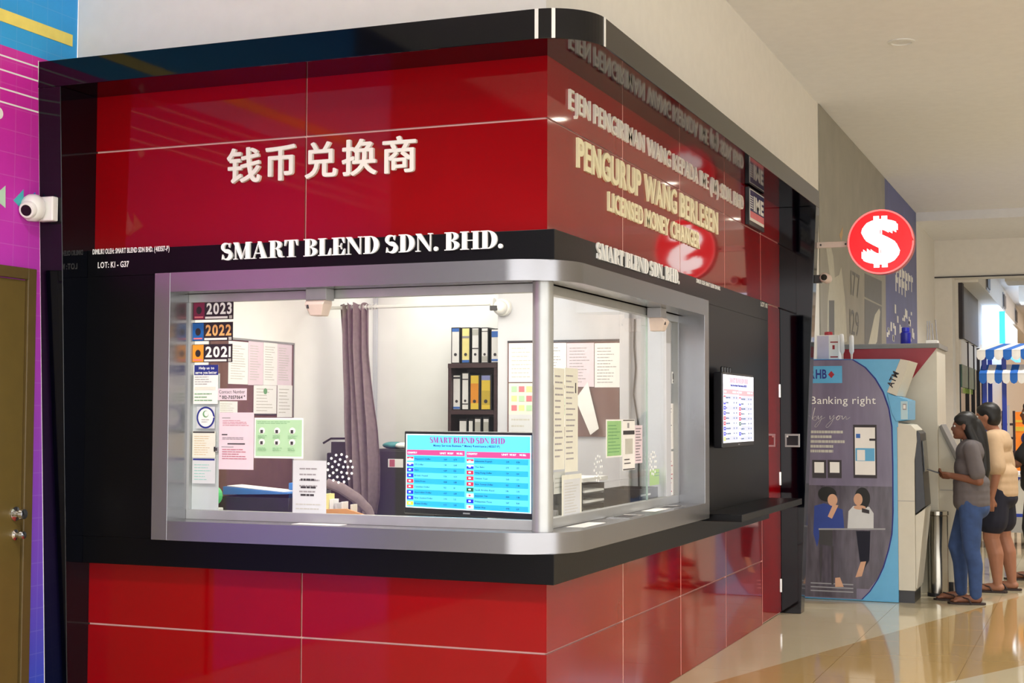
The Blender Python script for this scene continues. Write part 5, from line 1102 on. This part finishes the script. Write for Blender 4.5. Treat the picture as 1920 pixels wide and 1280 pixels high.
# ceiling coves of the far corridor
for k in range(6):
    y0 = 19 + k * 4.6
    add('ceiling_beam', MB().box(.9, y0, 3.7, 9, y0 + .9, 4.0), 'wallc', label='white cross beam number %s along the far corridor ceiling' % ('one', 'two', 'three', 'four', 'five', 'six')[k], cat='beam', group='cross beams of the far corridor', kind='structure')
    t = thing('ceiling_light_panel', (4, y0 + 2.7, 4.0), 'glowing panel between the cross beams of the far corridor ceiling', 'light', 'panels between the cross beams')
    add('panel', MB().box(1.2, y0 + 1.1, 3.96, 8.4, y0 + 4.3, 3.995), 'coolpanel' if k == 0 else 'warmcove', t)
    t = thing('ceiling_vent', (.62, y0 + .3, 3.62), 'small dark square vent on the far bulkhead, %s counting from the cream pier' % ('first', 'second', 'third', 'fourth', 'fifth', 'sixth')[k], 'vent', 'vents along the far bulkhead')
    add('grille', MB().box(.6, y0 + .1, 3.62, .63, y0 + .75, 3.86), 'darkgrey', t); add('vent_frame', MB().box(.6, y0 + .05, 3.58, .615, y0 + .8, 3.9), 'plasticg', t)
add('trim_1', MB().box(.3, 17.4, 3.56, .6, 46, 4.0), 'wallc', kind='structure', label='pale bulkhead above the far shopfronts')
add('beam_shadow_strip', MB().box(0, 16.88, 3.59, 14, 16.905, 3.61), 'darkgrey', kind='structure', label='dark strip painted in as the shadow line under the corridor beam')  # dark grey strip stands in for the shade under the beam

# ================================================================== PEOPLE
def fuse(mb, voxel, smooth_it=4):
    me = mb.mesh('raw'); ob = bpy.data.objects.new('raw', me); COL.objects.link(ob)
    r = ob.modifiers.new('r', 'REMESH'); r.mode = 'VOXEL'; r.voxel_size = voxel
    s = ob.modifiers.new('s', 'SMOOTH'); s.factor = .5; s.iterations = smooth_it
    out = bpy.data.meshes.new_from_object(ob.evaluated_get(bpy.context.evaluated_depsgraph_get()))
    bpy.data.objects.remove(ob); return out
def person(label, bx, by, H, skin, shirt, pants, pose, rot=0.0):
    """a figure facing local +f; local axes f (forward), l (its left), u (up); f maps to world -X turned by rot"""
    k = H / 1.6
    F = Vector((-math.cos(rot), -math.sin(rot), 0)); Lx = Vector((math.sin(rot), -math.cos(rot), 0))
    def P(f, l, u): return Vector((bx, by, 0)) + F * (f * k) + Lx * (l * k) + Vector((0, 0, u * k))
    R3 = Matrix((F, Lx, Vector((0, 0, 1)))).transposed()
    def ball(mb, c, r): mb.ball(P(*c), tuple(v * k for v in r), 16, 10, R3)
    def limb(mb, pts, rr, ex=0, flat=1.0):
        for i in range(len(pts) - 1): mb.cap(P(*pts[i]), P(*pts[i + 1]), (rr[i] + ex) * k, (rr[i + 1] + ex) * k, 14, flat)
    t = thing('person', (bx, by, 0), label, 'person')
    bd = pose['bulk']; ln = pose.get('lean', 0)
    body = MB(); sh = MB(); pn = MB()
    # trunk
    trunk = [((0 + ln * 0, 0, .86), (.115, .165, .11)), ((.005 + ln * .4, 0, .98), (.1, .14, .12)), ((.01 + ln * .7, 0, 1.12), (.105, .15, .13)), ((.0 + ln, 0, 1.25), (.1, .16, .1)), ((-.01 + ln, 0, 1.31), (.075, .14, .05))]
    for c, r in trunk:
        ball(body, c, tuple(v * bd * .93 for v in r[:2]) + (r[2],))
        if c[2] > .9: ball(sh, c, (r[0] * bd + .02, r[1] * bd + .02, r[2] + .015))
    for u_ in (1.0, .94, .88, .835): ball(sh, (-.005, 0, u_), (.142 * bd + .008, .182 * bd + .012, .1))
    ball(pn, (0, 0, .86), (.135 * bd, .178 * bd, .115)); ball(pn, (-.025, 0, .79), (.128 * bd, .176 * bd, .105))
    hd = pose.get('head', (.05, 0, 1.475)); hf, hl, hu = hd
    limb(body, [(-.01 + ln, 0, 1.3), (hf - .03, hl, hu - .06)], [.056, .05])
    # head: skull, jaw, nose, brow, lips, ears
    ball(body, (hf - .01, hl, hu + .02), (.092, .074, .098)); ball(body, (hf + .025, hl, hu - .035), (.066, .056, .075)); ball(body, (hf + .06, hl, hu - .085), (.026, .03, .022))
    ball(body, (hf + .088, hl, hu - .02), (.018, .012, .02)); ball(body, (hf + .078, hl, hu + .005), (.012, .009, .028)); ball(body, (hf + .078, hl, hu - .055), (.014, .024, .011))
    for s_ in (-1, 1): ball(body, (hf - .005, hl + s_ * .075, hu - .005), (.02, .009, .03)); ball(body, (hf + .072, hl + s_ * .03, hu + .022), (.014, .024, .008))
    # arms
    for s_, arm in ((1, pose['arm_l']), (-1, pose['arm_r'])):
        S = (-.01 + ln, s_ * .185 * (.6 + .4 * bd), 1.285); E_, Wr = arm['elbow'], arm['wrist']
        limb(body, [S, E_, Wr], [.046 * bd, .038, .026])
        mid = tuple(S[i] + (E_[i] - S[i]) * arm.get('sleeve', .75) for i in range(3))
        limb(sh, [S, mid], [.06 * bd, .062 * bd], .006)
        # hand: palm, four fingers of unequal length, thumb from the side of the palm
        d = Vector(arm['hand']).normalized(); nrm = Vector(arm['palm']).normalized(); side = d.cross(nrm).normalized(); w0 = Vector(Wr)
        pc = w0 + d * .045
        q = lambda v: (v.x, v.y, v.z)
        limb(body, [q(w0), q(w0 + d * .02 + side * .018), q(w0 + d * .072 + side * .024)], [.022, .017, .012]); limb(body, [q(w0), q(w0 + d * .02 - side * .018), q(w0 + d * .07 - side * .026)], [.022, .017, .012]); limb(body, [q(w0), q(w0 + d * .07)], [.022, .014])
        cur = arm.get('curl', .5)
        for j, (off, L1) in enumerate(((.028, .062), (.01, .072), (-.009, .068), (-.027, .052))):
            b0 = w0 + d * .074 + side * off; b1 = b0 + (d * math.cos(cur) + nrm * math.sin(cur)) * L1 * .5; b2 = b1 + (d * math.cos(cur * 2.2) + nrm * math.sin(cur * 2.2)) * L1 * .5
            limb(body, [q(b0), q(b1), q(b2)], [.0095, .0088, .0078])
        th = arm.get('thumb', 1); b0 = w0 + d * .025 + side * .024 * th; b1 = b0 + (d * .6 + side * .5 * th + nrm * .45) * .035; b2 = b1 + (d * .8 + nrm * .5) * .03
        limb(body, [q(b0), q(b1), q(b2)], [.0125, .0105, .009])
    # legs and feet
    for s_, leg in ((1, pose['leg_l']), (-1, pose['leg_r'])):
        Hp = (0, s_ * .088 * bd, .84); K, A = leg['knee'], leg['ankle']
        limb(body, [Hp, K], [.082 * bd, .058 * bd]); cm = tuple(K[i] + (A[i] - K[i]) * .35 for i in range(3)); cm = (cm[0] - .018, cm[1], cm[2])
        limb(body, [K, cm, A], [.056 * bd, .056 * bd, .036])
        fx, fl_, fu = A[0], A[1], A[2]
        limb(body, [(fx - .02, fl_, .045), (fx + .07, fl_, .045), (fx + .15, fl_ + s_ * .01, .034)], [.034, .034, .026])
        for j in range(5): limb(body, [(fx + .15, fl_ + (j - 2) * .016 + s_ * .008, .03), (fx + .195 - abs(j - (1 if s_ > 0 else 3)) * .009, fl_ + (j - 2) * .018 + s_ * .01, .026)], [.013, .0105])
        if pose['pants'] == 'long':
            limb(pn, [Hp, K], [.098 * bd, .068 * bd], .004); limb(pn, [K, cm, (A[0], A[1], A[2] + .0)], [.064 * bd, .06 * bd, .046], .003)
        else:
            e = tuple(Hp[i] + (K[i] - Hp[i]) * pose['short_to'] for i in range(3)); limb(pn, [Hp, e], [.105 * bd, .105 * bd], .004)
        sole = [(fx - .065, fl_ - .03), (fx - .08, fl_), (fx - .065, fl_ + .03), (fx + .03, fl_ + .034), (fx + .13, fl_ + .05), (fx + .2, fl_ + .035), (fx + .225, fl_ + .0), (fx + .2, fl_ - .035), (fx + .13, fl_ - .05), (fx + .03, fl_ - .034)]
        m2 = MB(); v0_ = [P(a, b, .002) for a, b in sole]; v1_ = [P(a, b, .017) for a, b in sole]; m2.rings([v0_, v1_])
        shoe = add('sandal', m2, 'rubber', t, label='dark flat sandal')
        m3 = MB(); tp = (fx + .145, fl_ + s_ * .0, .066)
        m3.tube([P(fx + .13, fl_, .02), P(*tp), P(fx + .06, fl_ + .046, .05), P(fx + .035, fl_ + .046, .014)], .006, 8); m3.tube([P(*tp), P(fx + .06, fl_ - .046, .05), P(fx + .035, fl_ - .046, .014)], .006, 8)
        add('sandal_strap', m3, 'rubber', shoe)
    bm = fuse(body, .0062 * k); b_ = add('body', bm, skin, t, smooth=True)
    add('t_shirt', fuse(sh, .011 * k, 14), shirt, t, smooth=True); add('trousers' if pose['pants'] == 'long' else 'shorts', fuse(pn, .011 * k, 5), pants, t, smooth=True)
    hr = MB(); ball(hr, (hf - .022, hl, hu + .038), (.098, .084, .094)); ball(hr, (hf - .05, hl, hu - .005), (.07, .08, .085))
    for s_ in (-1, 1): ball(hr, (hf + .005, hl + s_ * .055, hu + .06), (.075, .03, .05))
    if pose.get('tail'):
        pts = [(hf - .1, hl, hu + .02), (hf - .13, hl - .005, hu - .06), (hf - .15, hl, hu - .2), (hf - .165, hl + .005, hu - .36), (hf - .16, hl, hu - .5)]; limb(hr, pts, [.05, .056, .054, .045, .02])
        limb(hr, [(hf - .04, hl + .05, hu - .02), (hf - .1, hl + .06, hu - .16), (hf - .13, hl + .04, hu - .3)], [.045, .045, .025])
    add('hair', fuse(hr, .009 * k, 3), 'hair', t, smooth=True)
    for s_ in (-1, 1):
        e = add('eye', MB().ball(P(hf + .07, hl + s_ * .03, hu + .004), (.011 * k,) * 3, 10, 6), 'plasticw', t, smooth=True); add('iris', MB().ball(P(hf + .078, hl + s_ * .031, hu + .003), (.005 * k,) * 3, 8, 5), 'hair', e, smooth=True)
    return t, P
wm, P = person('woman with a long black ponytail in grey shirt and blue jeans looking at a phone', 1.30, 6.33, 1.545, 'skind', 'greyshirt', 'jeans', dict(
    bulk=1.02, lean=-.0, hem=.8, head=(.05, 0, 1.468), pants='long', tail=True,
    arm_l=dict(elbow=(-.07, .215, 1.02), wrist=(.15, .13, 1.06), hand=(.9, -.35, .05), palm=(0, -.6, .6), curl=.75, thumb=1),
    arm_r=dict(elbow=(-.05, -.215, 1.02), wrist=(.16, -.07, 1.05), hand=(.95, .3, .05), palm=(0, .6, .6), curl=.8, thumb=-1),
    leg_l=dict(knee=(.0, .1, .46), ankle=(-.03, .105, .075)), leg_r=dict(knee=(.12, -.1, .46), ankle=(.09, -.11, .075))), .06)
ph = thing('mobile_phone', tuple(P(.27, .03, 1.07)), 'dark mobile phone held in the hands of the woman', 'phone')
c = P(.275, .03, 1.085); mb = MB().box(-.075, -.036, -.005, .075, .036, .004); Rm = Matrix.Translation(c) @ Matrix.Rotation(math.radians(18), 4, 'Y')
add('case', mb.mesh('m', Rm), 'plasticb', ph, bevel=.003); add('glass', MB().box(-.071, -.033, .004, .071, .033, .0048).mesh('m', Rm), 'lens', ph)
person('man in beige shirt and dark shorts standing behind the woman', 1.44, 7.25, 1.62, 'skin', 'beigeshirt', 'navyshort', dict(
    bulk=1.2, lean=.0, hem=.8, head=(.07, 0, 1.475), pants='short', short_to=.62,
    arm_l=dict(elbow=(-.05, .26, 1.02), wrist=(.0, .25, .8), hand=(.15, 0, -1), palm=(0, -1, 0), curl=.45, sleeve=.85), arm_r=dict(elbow=(-.05, -.26, 1.02), wrist=(.0, -.25, .8), hand=(.15, 0, -1), palm=(0, 1, 0), curl=.45, thumb=-1, sleeve=.85),
    leg_l=dict(knee=(.03, .11, .46), ankle=(-.02, .115, .075)), leg_r=dict(knee=(-.03, -.11, .46), ankle=(-.1, -.12, .075))), -.1)
person('person in black shirt and trousers cut off by the picture edge', 1.75, 8.35, 1.66, 'skind', 'blackshirt', 'blackshirt', dict(
    bulk=1.12, lean=.0, hem=.8, head=(.05, 0, 1.475), pants='long',
    arm_l=dict(elbow=(.17, .24, 1.03), wrist=(.26, .06, 1.0), hand=(.4, -.9, .1), palm=(-.5, 0, -.3), curl=.5), arm_r=dict(elbow=(.08, -.24, 1.03), wrist=(.2, -.06, 1.05), hand=(.4, .9, .1), palm=(-.5, 0, -.3), curl=.5, thumb=-1),
    leg_l=dict(knee=(.07, .1, .46), ankle=(.08, .105, .075)), leg_r=dict(knee=(.02, -.1, .46), ankle=(-.05, -.11, .075))), 0)
